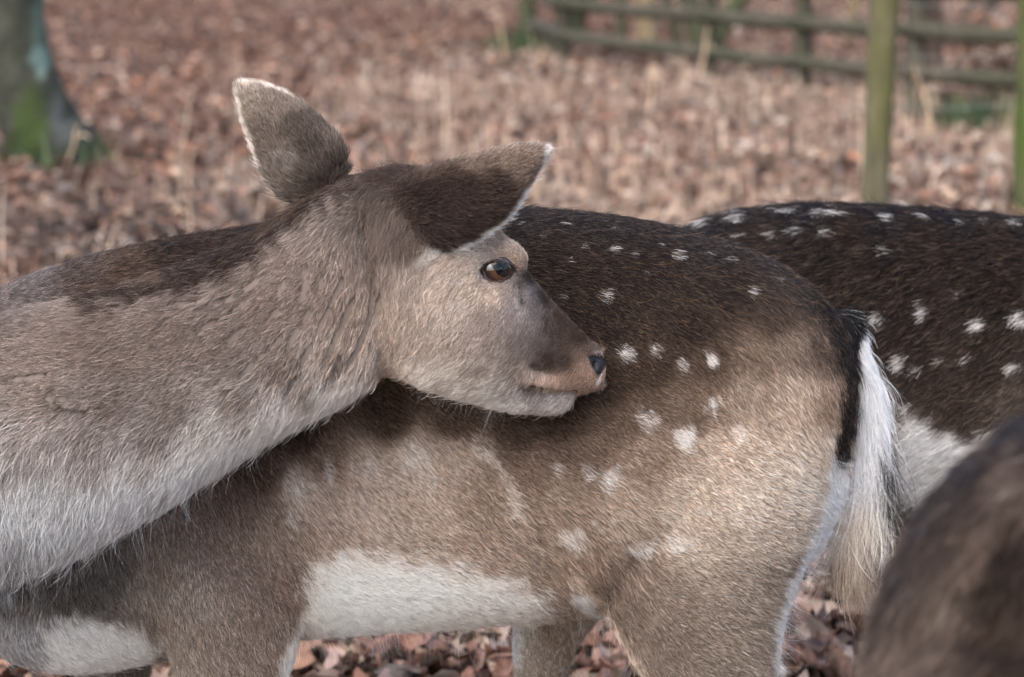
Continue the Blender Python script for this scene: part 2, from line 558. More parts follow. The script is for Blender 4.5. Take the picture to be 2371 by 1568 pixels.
# head: pointing right, down and a little away from the camera
hp = [((820, 410), (850, 850), -0.088, .055), ((920, 386), (925, 872), -0.088, .062), ((1005, 398), (985, 893), -0.080, .064), ((1085, 440), (1050, 915), -0.072, .064),
      ((1150, 520), (1105, 925), -0.064, .061), ((1196, 590), (1150, 928), -0.056, .053), ((1228, 640), (1195, 928), -0.047, .044), ((1270, 688), (1235, 925), -0.038, .038),
      ((1314, 734), (1275, 918), -0.029, .035), ((1352, 771), (1312, 912), -0.022, .034), ((1378, 799), (1350, 905), -0.016, .031), ((1392, 818), (1378, 892), -0.012, .024)]
hs = []
for i, (tp, bt, Y, hw) in enumerate(hp):
    roll = 0.022 * (1 - i / 14)
    hs.append([*st_px(tp, bt, Y, 1.0, Yv, .52, roll), hw])
for i, h in enumerate(hs):
    f = nrm(hs[min(i + 1, 11)][0] - hs[max(i - 1, 0)][0])
    r = nrm(np.cross(h[2], f))
    h[1] = (r if r[1] < 0 else -r) * h[4]
pieces.append(('head', *loft([h[:4] for h in hs], 32, 5, 2.05)))
HF = nrm(hs[9][0] - hs[2][0]); HR = nrm(hs[5][1]); HU = nrm(np.cross(HF, HR)); HU = HU if HU[2] > 0 else -HU
HO = hs[5][0]
def pt(u, v, Y): return unproj(u, v, Y)
# brow, cheek, lips, nose wing
pieces.append(('head', *ellipsoid(pt(1170, 586, -0.098), [HF * .030, HR * .022, HU * .016])))
md = []
for (tp, bt, Y, hw) in [((1120, 860), (1105, 928), -0.062, .03), ((1165, 885), (1155, 942), -0.054, .028), ((1215, 896), (1205, 950), -0.045, .026), ((1262, 902), (1255, 954), -0.037, .024), ((1300, 905), (1292, 950), -0.030, .021), ((1326, 908), (1320, 932), -0.025, .013)]:
    md.append([*st_px(tp, bt, Y, 1.0, Yv, .5), hw])
for h in md: h[1] = HR * h[4]
pieces.append(('head', *loft([h[:4] for h in md], 20, 4, 2.1)))
pieces.append(('head', *ellipsoid(pt(1010, 790, -0.114), [HF * .055, HR * .018, HU * .05])))
pieces.append(('head', *ellipsoid(pt(1335, 868, -0.034), [HF * .024, HR * .020, HU * .016])))
pieces.append(('head', *ellipsoid(pt(1372, 820, -0.026), [HF * .011, HR * .015, HU * .014])))
# tail root inside the fur
pieces.append(('tail', *loft([st_leg(725, 1925, 1975, YA, .02), st_leg(800, 1950, 2000, YA, .022), st_leg(950, 1955, 2018, YA - .005, .025), st_leg(1100, 1950, 2016, YA - .01, .021),
                              st_leg(1220, 1950, 1998, YA - .012, .013), st_leg(1290, 1965, 1990, YA - .012, .006)], 16, 4, 2.0)))

def ear(g, base, tip, rows, bulge, nvec):
    """rows: (t along the ear, upper px, lower px); a cupped shell, convex towards nvec"""
    n = 14
    thick = 0.0032
    V, F = [], []
    S = catmull(np.array([[*a, *b, y, q] for a, b, y, q in rows], float), 4)
    for r in S:
        A, B = unproj(r[0], r[1], r[4]), unproj(r[2], r[3], r[4])
        for side in (1, -1):
            order = np.linspace(0, 1, n) if side == 1 else np.linspace(1, 0, n)
            for t in order:
                arch = math.sqrt(max(1 - (2 * t - 1) ** 2, 0))
                V.append(A + (B - A) * t + nvec * (bulge * r[5] * arch + (thick * arch if side == 1 else -thick * arch * 0.2)))
    m = 2 * n
    for i in range(len(S) - 1):
        for j in range(m):
            F.append((i * m + j, i * m + (j + 1) % m, (i + 1) * m + (j + 1) % m, (i + 1) * m + j))
    V = np.array(V)
    c0, c1 = V[:m].mean(0), V[-m:].mean(0)
    k = len(V)
    V = np.vstack([V, c0, c1])
    for j in range(m):
        F.append((k, (j + 1) % m, j)); F.append((k + 1, len(V) - 2 - m + j, len(V) - 2 - m + (j + 1) % m))
    Tt = []
    for f in F:
        Tt.append(f[:3])
        if len(f) == 4: Tt.append((f[0], f[2], f[3]))
    vol = sum(np.dot(V[a], np.cross(V[b], V[c])) for a, b, c in Tt)
    if vol < 0: F = [f[::-1] for f in F]
    return g, V, F
toward = nrm(CAM - pt(1000, 450, -.17))
earN = ear('earN', None, None, [((880, 470), (905, 560), -0.111, .6), ((940, 425), (965, 582), -0.131, .9), ((1010, 394), (1040, 566), -0.148, 1), ((1090, 368), (1105, 545), -0.162, 1),
                                ((1160, 349), (1168, 505), -0.173, .9), ((1215, 339), (1212, 448), -0.180, .7), ((1252, 341), (1243, 395), -0.184, .45), ((1268, 349), (1262, 366), -0.186, .15)], .028, nrm(toward + UP * .35))
earF = ear('earF', None, None, [((800, 395), (730, 480), -0.081, .5), ((795, 345), (680, 462), -0.076, .9), ((762, 300), (640, 435), -0.071, 1), ((725, 262), (607, 385), -0.064, 1),
                                ((682, 229), (583, 328), -0.056, .9), ((636, 206), (564, 268), -0.050, .7), ((596, 195), (553, 225), -0.044, .45), ((566, 191), (550, 203), -0.041, .15)], .026, nrm(toward - X * .2))

P, T, N, grp = skin_mesh('deer', pieces, 0.0042, 14)
# carve mouth line, nostril and eye socket; soft dents
U, V = project(P)
nearH = (grp == 'head') & (np.einsum('ij,ij->i', N, nrm(CAM - P)) > -0.2)
def dent(pts, wdt, depth):
    global P
    d = seg_dist(U, V, pts)
    m = nearH * (1 - smooth(0, wdt, d)) * depth
    P = P - N * m[:, None]
dent([(1212, 893), (1250, 904), (1290, 909), (1335, 908)], 11, .0035)
dent([(1368, 822), (1388, 832), (1380, 846)], 12, .006)
dent([(1130, 630), (1176, 626)], 30, .015)
dent([(1205, 655), (1210, 700)], 12, .004)
dent([(1240, 850), (1285, 862)], 22, .004)
N = vnormals(P, T)
for g_, V2, F2 in (earN, earF):
    tri = []
    for f in F2:
        tri.append(f[:3])
        if len(f) == 4: tri.append((f[0], f[2], f[3]))
    T = np.vstack([T, np.array(tri) + len(P)])
    P = np.vstack([P, V2]); grp = np.concatenate([grp, np.array([g_] * len(V2))])
N = vnormals(P, T)

# --- coat of deer A
cb = [ # body: dark saddle, tan flank, grey-brown legs
 (1200, 480, (44, 40, 46)), (1350, 488, (44, 40, 46)), (1500, 515, (46, 41, 46)), (1650, 552, (48, 44, 48)), (1800, 610, (52, 48, 50)), (1900, 690, (44, 42, 46)), (1960, 800, (38, 36, 40)),
 (600, 525, (46, 38, 38)), (400, 560, (52, 42, 40)), (200, 610, (76, 64, 60)), (60, 660, (92, 82, 80)), (450, 600, (62, 46, 40)), (300, 650, (80, 60, 48)), (250, 700, (90, 70, 56)),
 (1300, 600, (56, 43, 38)), (1500, 620, (54, 42, 38)), (1700, 680, (56, 45, 41)), (1400, 720, (60, 46, 40)), (1600, 760, (62, 48, 41)), (1800, 740, (72, 58, 50)), (1250, 800, (56, 43, 37)), (1000, 700, (55, 42, 37)),
 (1500, 840, (74, 57, 46)), (1420, 900, (76, 58, 46)), (1640, 830, (86, 67, 53)), (1750, 830, (108, 87, 69)), (1830, 800, (112, 92, 75)), (1900, 800, (85, 70, 60)),
 (1300, 970, (80, 60, 46)), (1200, 1000, (88, 67, 52)), (1050, 985, (92, 70, 54)), (900, 975, (84, 64, 50)), (700, 1010, (82, 62, 50)), (750, 1060, (118, 92, 73)), (600, 1100, (92, 72, 58)),
 (1450, 960, (102, 80, 62)), (1600, 940, (108, 86, 67)), (1750, 920, (132, 109, 88)), (1850, 920, (140, 116, 94)), (1920, 950, (120, 95, 75)), (1900, 1040, (158, 133, 108)),
 (960, 1060, (158, 132, 109)), (1050, 1050, (148, 121, 98)), (850, 1080, (148, 122, 100)), (700, 1130, (148, 124, 106)), (1230, 1080, (116, 90, 70)), (1350, 1050, (109, 86, 67)), (1500, 1060, (128, 103, 81)), (1680, 1050, (148, 122, 98)),
 (1000, 1180, (146, 120, 98)), (850, 1200, (148, 122, 101)), (1120, 1180, (130, 106, 84)), (1300, 1170, (130, 106, 84)), (1450, 1190, (141, 117, 94)), (1600, 1160, (152, 128, 104)), (1750, 1150, (164, 140, 116)), (1870, 1130, (166, 144, 120)),
 (780, 1250, (139, 113, 94)), (950, 1260, (141, 118, 98)), (1120, 1280, (137, 111, 92)), (1250, 1300, (128, 106, 86)), (1340, 1310, (135, 108, 86)), (1480, 1330, (119, 98, 82)), (1620, 1270, (140, 120, 100)), (1800, 1230, (146, 126, 106)),
 (1440, 1400, (108, 90, 76)), (1560, 1400, (119, 101, 85)), (1700, 1380, (128, 110, 93)), (1800, 1360, (128, 112, 96)), (1560, 1500, (112, 96, 82)), (1700, 1500, (125, 108, 92)), (1640, 1568, (116, 101, 86)), (1770, 1500, (128, 112, 96)), (1700, 1750, (110, 92, 78)), (1740, 2100, (100, 84, 70)),
 (560, 1180, (109, 90, 78)), (480, 1220, (113, 95, 84)), (640, 1250, (123, 103, 87)), (400, 1300, (119, 104, 92)), (560, 1330, (116, 98, 87)), (660, 1370, (117, 96, 83)), (460, 1400, (125, 109, 97)), (600, 1450, (117, 98, 86)), (350, 1400, (123, 109, 97)),
 (500, 1500, (119, 101, 88)), (620, 1530, (119, 101, 87)), (440, 1540, (121, 105, 90)), (540, 1700, (110, 94, 80)), (530, 2100, (100, 84, 70)),
 (250, 1350, (96, 90, 84)), (130, 1340, (98, 92, 88)), (180, 1400, (92, 85, 78)), (60, 1400, (110, 102, 98)), (320, 1440, (113, 98, 86)), (30, 1300, (88, 82, 82)), (40, 1480, (134, 130, 130)), (20, 1540, (120, 114, 112)),
 (1250, 1470, (138, 114, 92)), (1280, 1520, (134, 110, 90)), (1210, 1500, (150, 136, 122)), (1300, 1800, (110, 94, 80)), (270, 1700, (110, 94, 80)), (800, 1450, (175, 165, 150)), (1000, 1440, (150, 138, 124))]
cb_patch = [
 ('line', [(1112, 1035), (1165, 1090), (1195, 1150), (1205, 1210)], (176, 155, 134), 14, 22, .55),
 ('poly', [(735, 1310), (780, 1290), (900, 1297), (1050, 1318), (1150, 1345), (1260, 1378), (1240, 1420), (1100, 1440), (900, 1470), (800, 1520), (705, 1510), (708, 1440), (722, 1370)], (224, 218, 206), 0, 38, .96),
 ('poly', [(1080, 1370), (1260, 1385), (1300, 1450), (1180, 1500), (950, 1520), (950, 1440)], (190, 180, 166), 0, 25, .6),
 ('line', [(1330, 1345), (1372, 1385), (1420, 1450), (1470, 1530), (1500, 1600)], (200, 160, 122), 10, 10, .6),
 ('line', [(1340, 1385), (1385, 1440), (1430, 1500), (1468, 1580)], (214, 208, 200), 15, 12, .9),
 ('poly', [(1925, 1060), (1960, 1040), (1960, 1160), (1925, 1245), (1880, 1320), (1850, 1390), (1825, 1450), (1825, 1620), (1795, 1620), (1795, 1440), (1822, 1370), (1860, 1290), (1895, 1205), (1915, 1130)], (222, 220, 216), 0, 11, .95),
 ('poly', [(100, 1445), (180, 1430), (300, 1450), (350, 1480), (372, 1530), (365, 1580), (240, 1585), (110, 1545)], (200, 196, 188), 0, 28, .88),
 ('line', [(705, 1440), (690, 1490), (660, 1560), (640, 1620)], (214, 206, 196), 14, 12, .9),
 ('poly', [(1185, 1490), (1205, 1500), (1215, 1570), (1200, 1640), (1180, 1640)], (196, 190, 184), 0, 10, .8),
 ('line', [(1905, 700), (1955, 800), (1965, 900), (1955, 1010), (1943, 1075)], (36, 34, 38), 18, 12, .97),
]
sp = lambda *a: [(u, v, ru, rv, op) for u, v, ru, rv, op in a]
cb_spots = sp((1400, 683, 21, 22, .75), (1452, 820, 26, 28, .85), (1516, 812, 17, 22, .85), (1578, 848, 15, 20, .6), (1648, 828, 16, 25, .8), (1500, 970, 30, 34, .5), (1650, 938, 18, 26, .75), (1590, 1018, 31, 33, .92),
   (1645, 1068, 15, 18, .4), (1287, 1085, 17, 20, .5), (1415, 1110, 26, 34, .8), (1362, 1100, 16, 26, .55), (1325, 1245, 36, 32, .8), (1490, 1270, 32, 26, .8), (1570, 1258, 36, 28, .8), (1710, 1000, 22, 24, .5), (1425, 578, 14, 13, .7), (1570, 592, 14, 13, .75),
   (1495, 632, 10, 9, .6), (1742, 675, 12, 15, .75), (1350, 568, 10, 8, .6), (1255, 548, 12, 8, .5), (1205, 520, 8, 6, .5), (1300, 690, 11, 8, .6), (1530, 570, 13, 9, .55), (1690, 603, 18, 9, .5), (1310, 520, 18, 5, .55), (1420, 530, 12, 6, .5),
   (1640, 590, 12, 8, .5), (1320, 605, 10, 10, .45), (1372, 1212, 16, 16, .4), (1470, 590, 10, 9, .4), (1800, 645, 14, 8, .4), (1180, 600, 9, 9, .4), (1560, 550, 20, 6, .4), (1385, 500, 16, 5, .35),
   (690, 1130, 28, 44, .6), (860, 1085, 20, 34, .5), (760, 1085, 16, 44, .5), (960, 1062, 30, 26, .5), (680, 1200, 18, 34, .4), (1000, 1120, 18, 30, .3), (1540, 1190, 20, 18, .3), (1640, 1180, 26, 18, .3))
fb = [(1300, 520, 1, .12), (1700, 600, 1, .45), (1890, 700, .8, .9), (1960, 850, .25, 1), (1500, 800, 1, .5), (1300, 1000, 1, .55), (1800, 900, .7, .85), (1700, 1100, 1, .5), (1880, 1150, 1, .4), (1600, 1350, 1, .38), (1700, 1500, .9, .5),
      (1450, 1450, .75, .8), (1000, 1100, .85, .65), (800, 1200, .75, .75), (600, 1300, .5, 1), (400, 1400, .15, 1), (900, 1350, 1, .25), (1150, 1380, .9, .55), (600, 1500, .45, 1), (450, 550, 1, .05), (200, 600, 1, -.1),
      (1940, 1100, .9, .8), (200, 1500, .6, .7), (1250, 1500, .2, 1), (1720, 1900, 0, 1), (530, 1900, 0, 1), (1400, 1400, .5, 1), (1840, 1400, .9, .6), (60, 1350, -.3, 1)]
lb = [(1300, 500, 13.8), (1700, 600, 12.9), (1500, 900, 8.6), (1000, 1150, 8.6), (600, 1300, 9.5), (1700, 1200, 8.6), (1600, 1450, 8.6), (900, 1380, 12.9), (1000, 1450, 16.3), (1250, 1430, 17.2), (1400, 1440, 16.3), (1880, 1200, 13.8), (1820, 1450, 17.2), (1720, 1900, 5.2), (530, 1900, 5.2), (1250, 1520, 5.2), (200, 1500, 13.8), (690, 1500, 12.9), (400, 560, 16.3), (1950, 850, 12.9), (150, 1350, 13.8)]
cn = [ # neck
 (830, 560, (112, 96, 86)), (760, 600, (122, 104, 92)), (700, 680, (120, 100, 88)), (600, 720, (116, 97, 85)), (800, 720, (126, 105, 91)), (860, 760, (140, 117, 98)), (500, 800, (114, 96, 85)), (400, 780, (112, 93, 82)), (300, 820, (115, 96, 84)),
 (200, 780, (112, 92, 80)), (100, 760, (118, 99, 86)), (40, 720, (104, 90, 82)), (50, 830, (120, 101, 89)), (650, 850, (118, 100, 88)), (780, 850, (134, 112, 96)), (860, 860, (152, 130, 110)), (550, 930, (116, 101, 91)), (700, 920, (130, 114, 102)),
 (400, 950, (114, 98, 88)), (250, 930, (112, 96, 86)), (100, 920, (122, 104, 92)), (350, 1030, (118, 105, 97)), (200, 1030, (120, 107, 100)), (60, 1020, (128, 116, 108)),
 (820, 910, (186, 177, 165)), (760, 945, (190, 184, 175)), (680, 985, (188, 183, 176)), (600, 1020, (184, 180, 174)), (520, 1050, (176, 173, 168)), (450, 1080, (170, 168, 165)), (380, 1120, (164, 163, 162)), (300, 1150, (160, 160, 160)), (200, 1170, (148, 148, 148)), (100, 1150, (140, 139, 138)),
 (40, 1180, (142, 143, 144)), (320, 1200, (160, 158, 155)), (230, 1250, (158, 158, 158)), (120, 1260, (148, 150, 152)), (30, 1270, (128, 128, 130)), (200, 1090, (126, 116, 110)), (330, 1090, (134, 125, 117)), (80, 1080, (124, 115, 109)), (460, 1020, (140, 130, 120)), (560, 985, (138, 126, 115)), (0, 1100, (126, 119, 114)), (-100, 1100, (126, 118, 112)), (-100, 850, (112, 94, 82)), (-100, 720, (92, 80, 74)), (60, 690, (108, 94, 86))]
cn_patch = [('poly', [(960, 350), (820, 372), (700, 430), (600, 490), (400, 545), (190, 630), (150, 690), (200, 726), (320, 706), (450, 672), (560, 628), (640, 572), (700, 522), (800, 460), (900, 425)], (58, 43, 38), 0, 26, .9),
            ('line', [(235, 662), (300, 655), (370, 645)], (112, 88, 70), 16, 22, .65),
            ('line', [(800, 425), (730, 460), (670, 505), (610, 548)], (112, 86, 64), 5, 9, .55),
            ('line', [(170, 640), (150, 690), (200, 712)], (66, 50, 44), 14, 20, .7),
            ('line', [(118, 910), (130, 945), (190, 962)], (66, 58, 54), 8, 12, .6)]
fn_ = [(840, 600, -.25, 1), (840, 760, -.35, .95), (760, 850, -.45, .9), (650, 700, -.8, .6), (500, 820, -1, .4), (300, 850, -1, .25), (100, 800, -1, .05), (200, 1150, -.3, 1), (450, 1080, -.5, .9), (50, 1250, -.15, 1), (700, 960, -.4, .95), (800, 430, -.9, .45), (600, 550, -.9, .5), (400, 650, -1, .3), (200, 700, -1, .1)]
ln = [(840, 600, 13), (700, 700, 9), (400, 850, 10), (100, 850, 12), (700, 480, 19), (400, 650, 19), (200, 700, 19), (300, 1150, 19), (100, 1250, 25), (600, 1020, 16), (800, 930, 15)]
ch = [ # head
 (900, 430, (88, 72, 64)), (960, 375, (84, 70, 64)), (1010, 372, (76, 64, 60)), (850, 480, (96, 80, 70)), (880, 560, (108, 92, 82)), (930, 560, (96, 80, 72)), (870, 650, (128, 108, 94)), (940, 640, (142, 122, 106)), (1030, 640, (160, 138, 118)), (1090, 600, (164, 140, 116)), (1090, 540, (158, 138, 118)), (1140, 550, (150, 128, 106)),
 (1180, 578, (170, 136, 106)), (1203, 598, (172, 134, 100)), (1160, 545, (110, 90, 76)), (1100, 650, (158, 135, 112)), (1140, 680, (168, 140, 112)), (1180, 660, (150, 128, 110)), (1000, 700, (162, 140, 119)), (1060, 720, (158, 138, 120)), (930, 720, (150, 128, 108)), (900, 800, (150, 128, 108)), (870, 840, (152, 132, 113)),
 (980, 800, (158, 136, 115)), (1060, 800, (148, 128, 111)), (1120, 740, (134, 115, 102)), (1180, 740, (132, 115, 106)), (1210, 720, (136, 120, 112)), (1140, 810, (134, 116, 103)), (1200, 800, (120, 103, 92)), (1250, 780, (108, 91, 80)), (1180, 860, (130, 112, 98)), (1080, 870, (152, 135, 118)), (1010, 870, (164, 148, 131)), (940, 870, (164, 145, 126)),
 (1227, 640, (82, 64, 54)), (1263, 688, (80, 62, 52)), (1303, 733, (82, 63, 52)), (1212, 680, (130, 116, 108)), (1240, 718, (114, 99, 90)), (1270, 752, (102, 86, 76)), (1300, 782, (98, 79, 66)), (1225, 760, (124, 108, 98)), (1190, 705, (140, 124, 114)), (1340, 775, (84, 63, 50)), (1380, 808, (112, 88, 70)), (1232, 692, (112, 97, 89)), (1290, 790, (96, 78, 66)), (1270, 835, (84, 67, 58)), (1310, 835, (90, 70, 58)), (1240, 850, (98, 81, 70)), (1340, 820, (112, 85, 67)), (1350, 850, (140, 106, 80)), (1372, 875, (148, 110, 82)), (1330, 880, (140, 105, 80)),
 (1290, 885, (160, 122, 90)), (1250, 880, (172, 138, 108)), (1225, 870, (160, 132, 108)), (1345, 900, (138, 104, 80)), (1280, 930, (146, 134, 122)), (1240, 930, (136, 122, 110)), (1310, 925, (140, 128, 116)), (1200, 930, (168, 156, 142)), (1130, 925, (176, 168, 156)), (1060, 910, (184, 176, 164)), (990, 892, (182, 172, 158)), (1222, 900, (118, 102, 90)), (1160, 890, (152, 138, 124))]
ch_patch = [('poly', [(985, 350), (900, 350), (820, 368), (700, 425), (690, 520), (760, 488), (830, 448), (900, 425), (1000, 405)], (64, 50, 45), 0, 20, .85), ('line', [(840, 385), (780, 412), (720, 448)], (112, 90, 72), 4, 10, .5), ('line', [(972, 597), (1000, 582), (1030, 574)], (196, 190, 178), 11, 10, .85), ('line', [(1030, 576), (1050, 566)], (52, 44, 42), 9, 8, .8),
            ('line', [(1200, 658), (1204, 690), (1209, 704)], (70, 61, 56), 4, 9, .65), ('line', [(1190, 690), (1197, 730)], (160, 145, 135), 5, 8, .5),
            ('line', [(1393, 855), (1390, 872), (1383, 888)], (206, 200, 194), 2, 3, .8), ('line', [(1376, 814), (1392, 817)], (170, 168, 168), 1, 3, .6), ('line', [(1216, 893), (1235, 902)], (84, 70, 60), 5, 10, .5),
            ('line', [(1090, 852), (1130, 862)], (108, 92, 80), 8, 12, .5)]
fh = [(1300, 810, -.8, .2), (1000, 800, -.45, .95), (1150, 750, -.6, .8), (1230, 740, -.6, .6), (1050, 900, -.8, .5), (1150, 570, -.8, -.3), (1370, 870, -.6, .5), (1270, 885, -.3, 1), (1280, 935, -1, .15), (900, 540, -.1, 1), (880, 620, -.1, 1), (940, 390, -1, .25), (1300, 740, -.8, -.6), (1050, 620, -.7, .5), (930, 700, -.3, 1), (1170, 930, -1, .3)]
lh = [(1300, 810, 6), (1000, 780, 10), (1150, 750, 7), (1200, 600, 6), (900, 540, 24), (880, 640, 18), (930, 720, 12), (940, 400, 11), (1010, 390, 10), (1060, 915, 15), (1280, 930, 9), (1260, 885, 12), (1150, 600, 6), (980, 600, 16), (1370, 860, 4)]
ce = [(890, 520, (104, 90, 80)), (930, 520, (85, 68, 62)), (1000, 440, (68, 54, 50)), (1080, 430, (73, 57, 52)), (1150, 430, (83, 66, 59)), (1100, 375, (117, 94, 77)), (1180, 355, (125, 102, 83)), (1220, 380, (117, 94, 79)), (1000, 400, (98, 78, 65)), (1000, 530, (77, 62, 56)), (1100, 510, (75, 60, 54)), (1250, 352, (128, 106, 90))]
ce_patch = [('line', [(1268, 345), (1262, 372), (1212, 455), (1165, 510), (1105, 550), (1050, 570)], (226, 222, 214), 5, 6, .92)]
cf = [(575, 215, (127, 110, 93)), (640, 240, (116, 98, 83)), (620, 320, (106, 90, 77)), (690, 290, (92, 79, 69)), (720, 340, (87, 74, 66)), (760, 330, (103, 88, 76)), (700, 400, (98, 85, 75)), (650, 400, (109, 95, 83)), (670, 380, (113, 101, 91)), (740, 420, (91, 78, 69)), (690, 220, (120, 103, 86)), (790, 370, (90, 77, 68))]
cf_patch = [('line', [(552, 210), (560, 260), (582, 325), (606, 385), (640, 440)], (196, 182, 166), 3, 5, .8), ('line', [(552, 196), (600, 193), (680, 225)], (200, 180, 158), 3, 5, .7)]
ctl = [(1990, 800, (226, 224, 220)), (2020, 900, (224, 222, 218)), (2030, 1000, (222, 220, 214)), (1990, 1100, (216, 210, 200)), (1985, 1200, (188, 178, 164)), (1990, 1290, (138, 118, 98)), (1960, 1200, (146, 124, 100)), (2000, 1380, (120, 100, 82))]
ctl_patch = [('poly', [(1900, 640), (1975, 690), (1998, 735), (1992, 775), (1984, 830), (1984, 900), (1976, 980), (1958, 1040), (1940, 1085), (1925, 1085), (1900, 900)], (30, 28, 32), 0, 7, .98), ('line', [(2018, 1050), (2020, 1150), (2016, 1290)], (30, 28, 32), 9, 7, .95)]
coatsA = {
 'body': Coat(cb, fb, cb_patch, cb_spots, 22, 19, .165, .2, 1.5, .34, .55, lb, 26, (6, .25), 1.0, .5, .34),
 'neck': Coat(cn, fn_, cn_patch, (), 14, 25, .145, .32, 1.2, .10, .55, ln, 30, (7, .38), 1.07, .42, .6),
 'head': Coat(ch, fh, ch_patch, (), 9, 18, .16, .28, 1.1, .06, .75, lh, 16, (6, .45), 1.0, .32, 1.0),
 'earN': Coat(ce, [(950, 520, 1, -.3), (1200, 380, 1, -.5), (1100, 540, .9, -.1)], ce_patch, (), 8, 30, .15, .25, 1.2, .05, .6, [(950, 540, 18), (1100, 450, 10), (1230, 380, 8)], 14, (6, .4), 1.0, .35, .9),
 'earF': Coat(cf, [(720, 420, -.6, -1), (600, 240, -.5, -1)], cf_patch, (), 8, 30, .15, .25, 1.2, .05, .6, [(730, 430, 15), (620, 280, 9)], 14, (6, .4), 1.0, .35, .9),
 'tail': Coat(ctl, [(1985, 780, .5, 1), (2010, 900, .42, 1), (2010, 1000, .22, 1), (1960, 900, .05, 1), (1985, 1150, .03, 1), (1960, 1200, .25, 1)], ctl_patch, (), 55, 20, .2, .2, 1.05, 0, .9,
              [(1985, 760, 20), (2010, 900, 50), (2000, 1000, 74), (1990, 1150, 84), (1985, 1270, 70)], 20, (16, .6), 1.15)}
HN = -HR
mirA = {'body': (np.array([0, YA, 0]), np.array([0, 1., 0])), 'tail': (np.array([0, YA, 0]), np.array([0, 1., 0])),
        'head': (HO, HN)}
deerA = bpy.data.objects.new('fallow_deer', None); C.objects.link(deerA); deerA.location = (0, YA, 0)
tag(deerA, 'spotted doe turning its head back to nuzzle its own flank', 'deer', 'fallow deer standing together on the leaves')
bpy.context.view_layer.update()
def keep_world(o, par):
    o.parent = par
    o.matrix_parent_inverse = par.matrix_world.inverted()
    return o
NOSE = [(1360, 822), (1378, 816), (1402, 820), (1404, 838), (1396, 856), (1390, 870), (1382, 870), (1376, 856), (1367, 840)]
EYE = [(1115, 623), (1124, 609), (1143, 602), (1166, 602), (1186, 609), (1194, 623), (1182, 639), (1163, 653), (1142, 657), (1123, 645)]
def nose_col(U, V, g, col):
    h = (g == 'head')
    m = h * (1 - smooth(-2, 5, poly_sd(U, V, NOSE)))
    e = h * (1 - smooth(-2, 8, poly_sd(U, V, EYE)))
    col = col * (1 - m[:, None]) + lin((34, 33, 37)) * m[:, None]
    return col * (1 - e[:, None]) + lin((58, 44, 40)) * e[:, None]
bodyA = keep_world(hide_object('body', P, T, grp, coatsA, mirA, nose_col), deerA)
voidsA = [(['head'], lambda u, v: poly_sd(u, v, NOSE) < 0), (['head'], lambda u, v: poly_sd(u, v, EYE) < 1), (['head', 'neck'], lambda u, v: np.zeros(len(u), bool))]
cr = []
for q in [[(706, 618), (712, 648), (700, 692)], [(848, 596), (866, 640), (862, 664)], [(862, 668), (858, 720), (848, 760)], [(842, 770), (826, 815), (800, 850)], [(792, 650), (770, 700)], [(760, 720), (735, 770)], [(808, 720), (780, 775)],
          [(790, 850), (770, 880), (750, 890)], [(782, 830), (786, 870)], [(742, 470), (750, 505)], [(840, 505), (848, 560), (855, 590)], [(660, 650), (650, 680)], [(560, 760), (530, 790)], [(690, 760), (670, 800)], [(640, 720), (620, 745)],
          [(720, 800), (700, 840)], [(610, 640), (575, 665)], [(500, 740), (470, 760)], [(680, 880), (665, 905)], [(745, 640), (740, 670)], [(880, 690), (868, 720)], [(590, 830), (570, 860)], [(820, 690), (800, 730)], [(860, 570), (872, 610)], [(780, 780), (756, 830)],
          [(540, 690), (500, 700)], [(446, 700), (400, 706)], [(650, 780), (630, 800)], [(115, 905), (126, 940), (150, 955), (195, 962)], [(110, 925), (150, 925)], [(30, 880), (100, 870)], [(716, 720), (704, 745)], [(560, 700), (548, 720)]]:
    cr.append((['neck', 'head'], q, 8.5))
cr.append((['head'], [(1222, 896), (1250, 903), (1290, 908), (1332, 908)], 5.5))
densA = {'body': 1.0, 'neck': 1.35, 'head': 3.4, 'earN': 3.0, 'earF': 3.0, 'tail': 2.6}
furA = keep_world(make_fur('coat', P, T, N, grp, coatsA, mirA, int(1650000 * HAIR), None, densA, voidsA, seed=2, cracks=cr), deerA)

# ------------------------------------------------------------------ eye, lids, nose, long hairs of deer A
bvh = BVHTree.FromPolygons([Vector(p) for p in P], [tuple(map(int, t)) for t in T])
def cast(u, v, tree=None):
    d = nrm(FWD + RIGHT * ((u - PW / 2) / FPX) + UP * ((PH / 2 - v) / FPX))
    h = (tree or bvh).ray_cast(Vector(CAM), Vector(d))
    return (np.array(h[0]), np.array(h[1])) if h[0] is not None else (None, None)

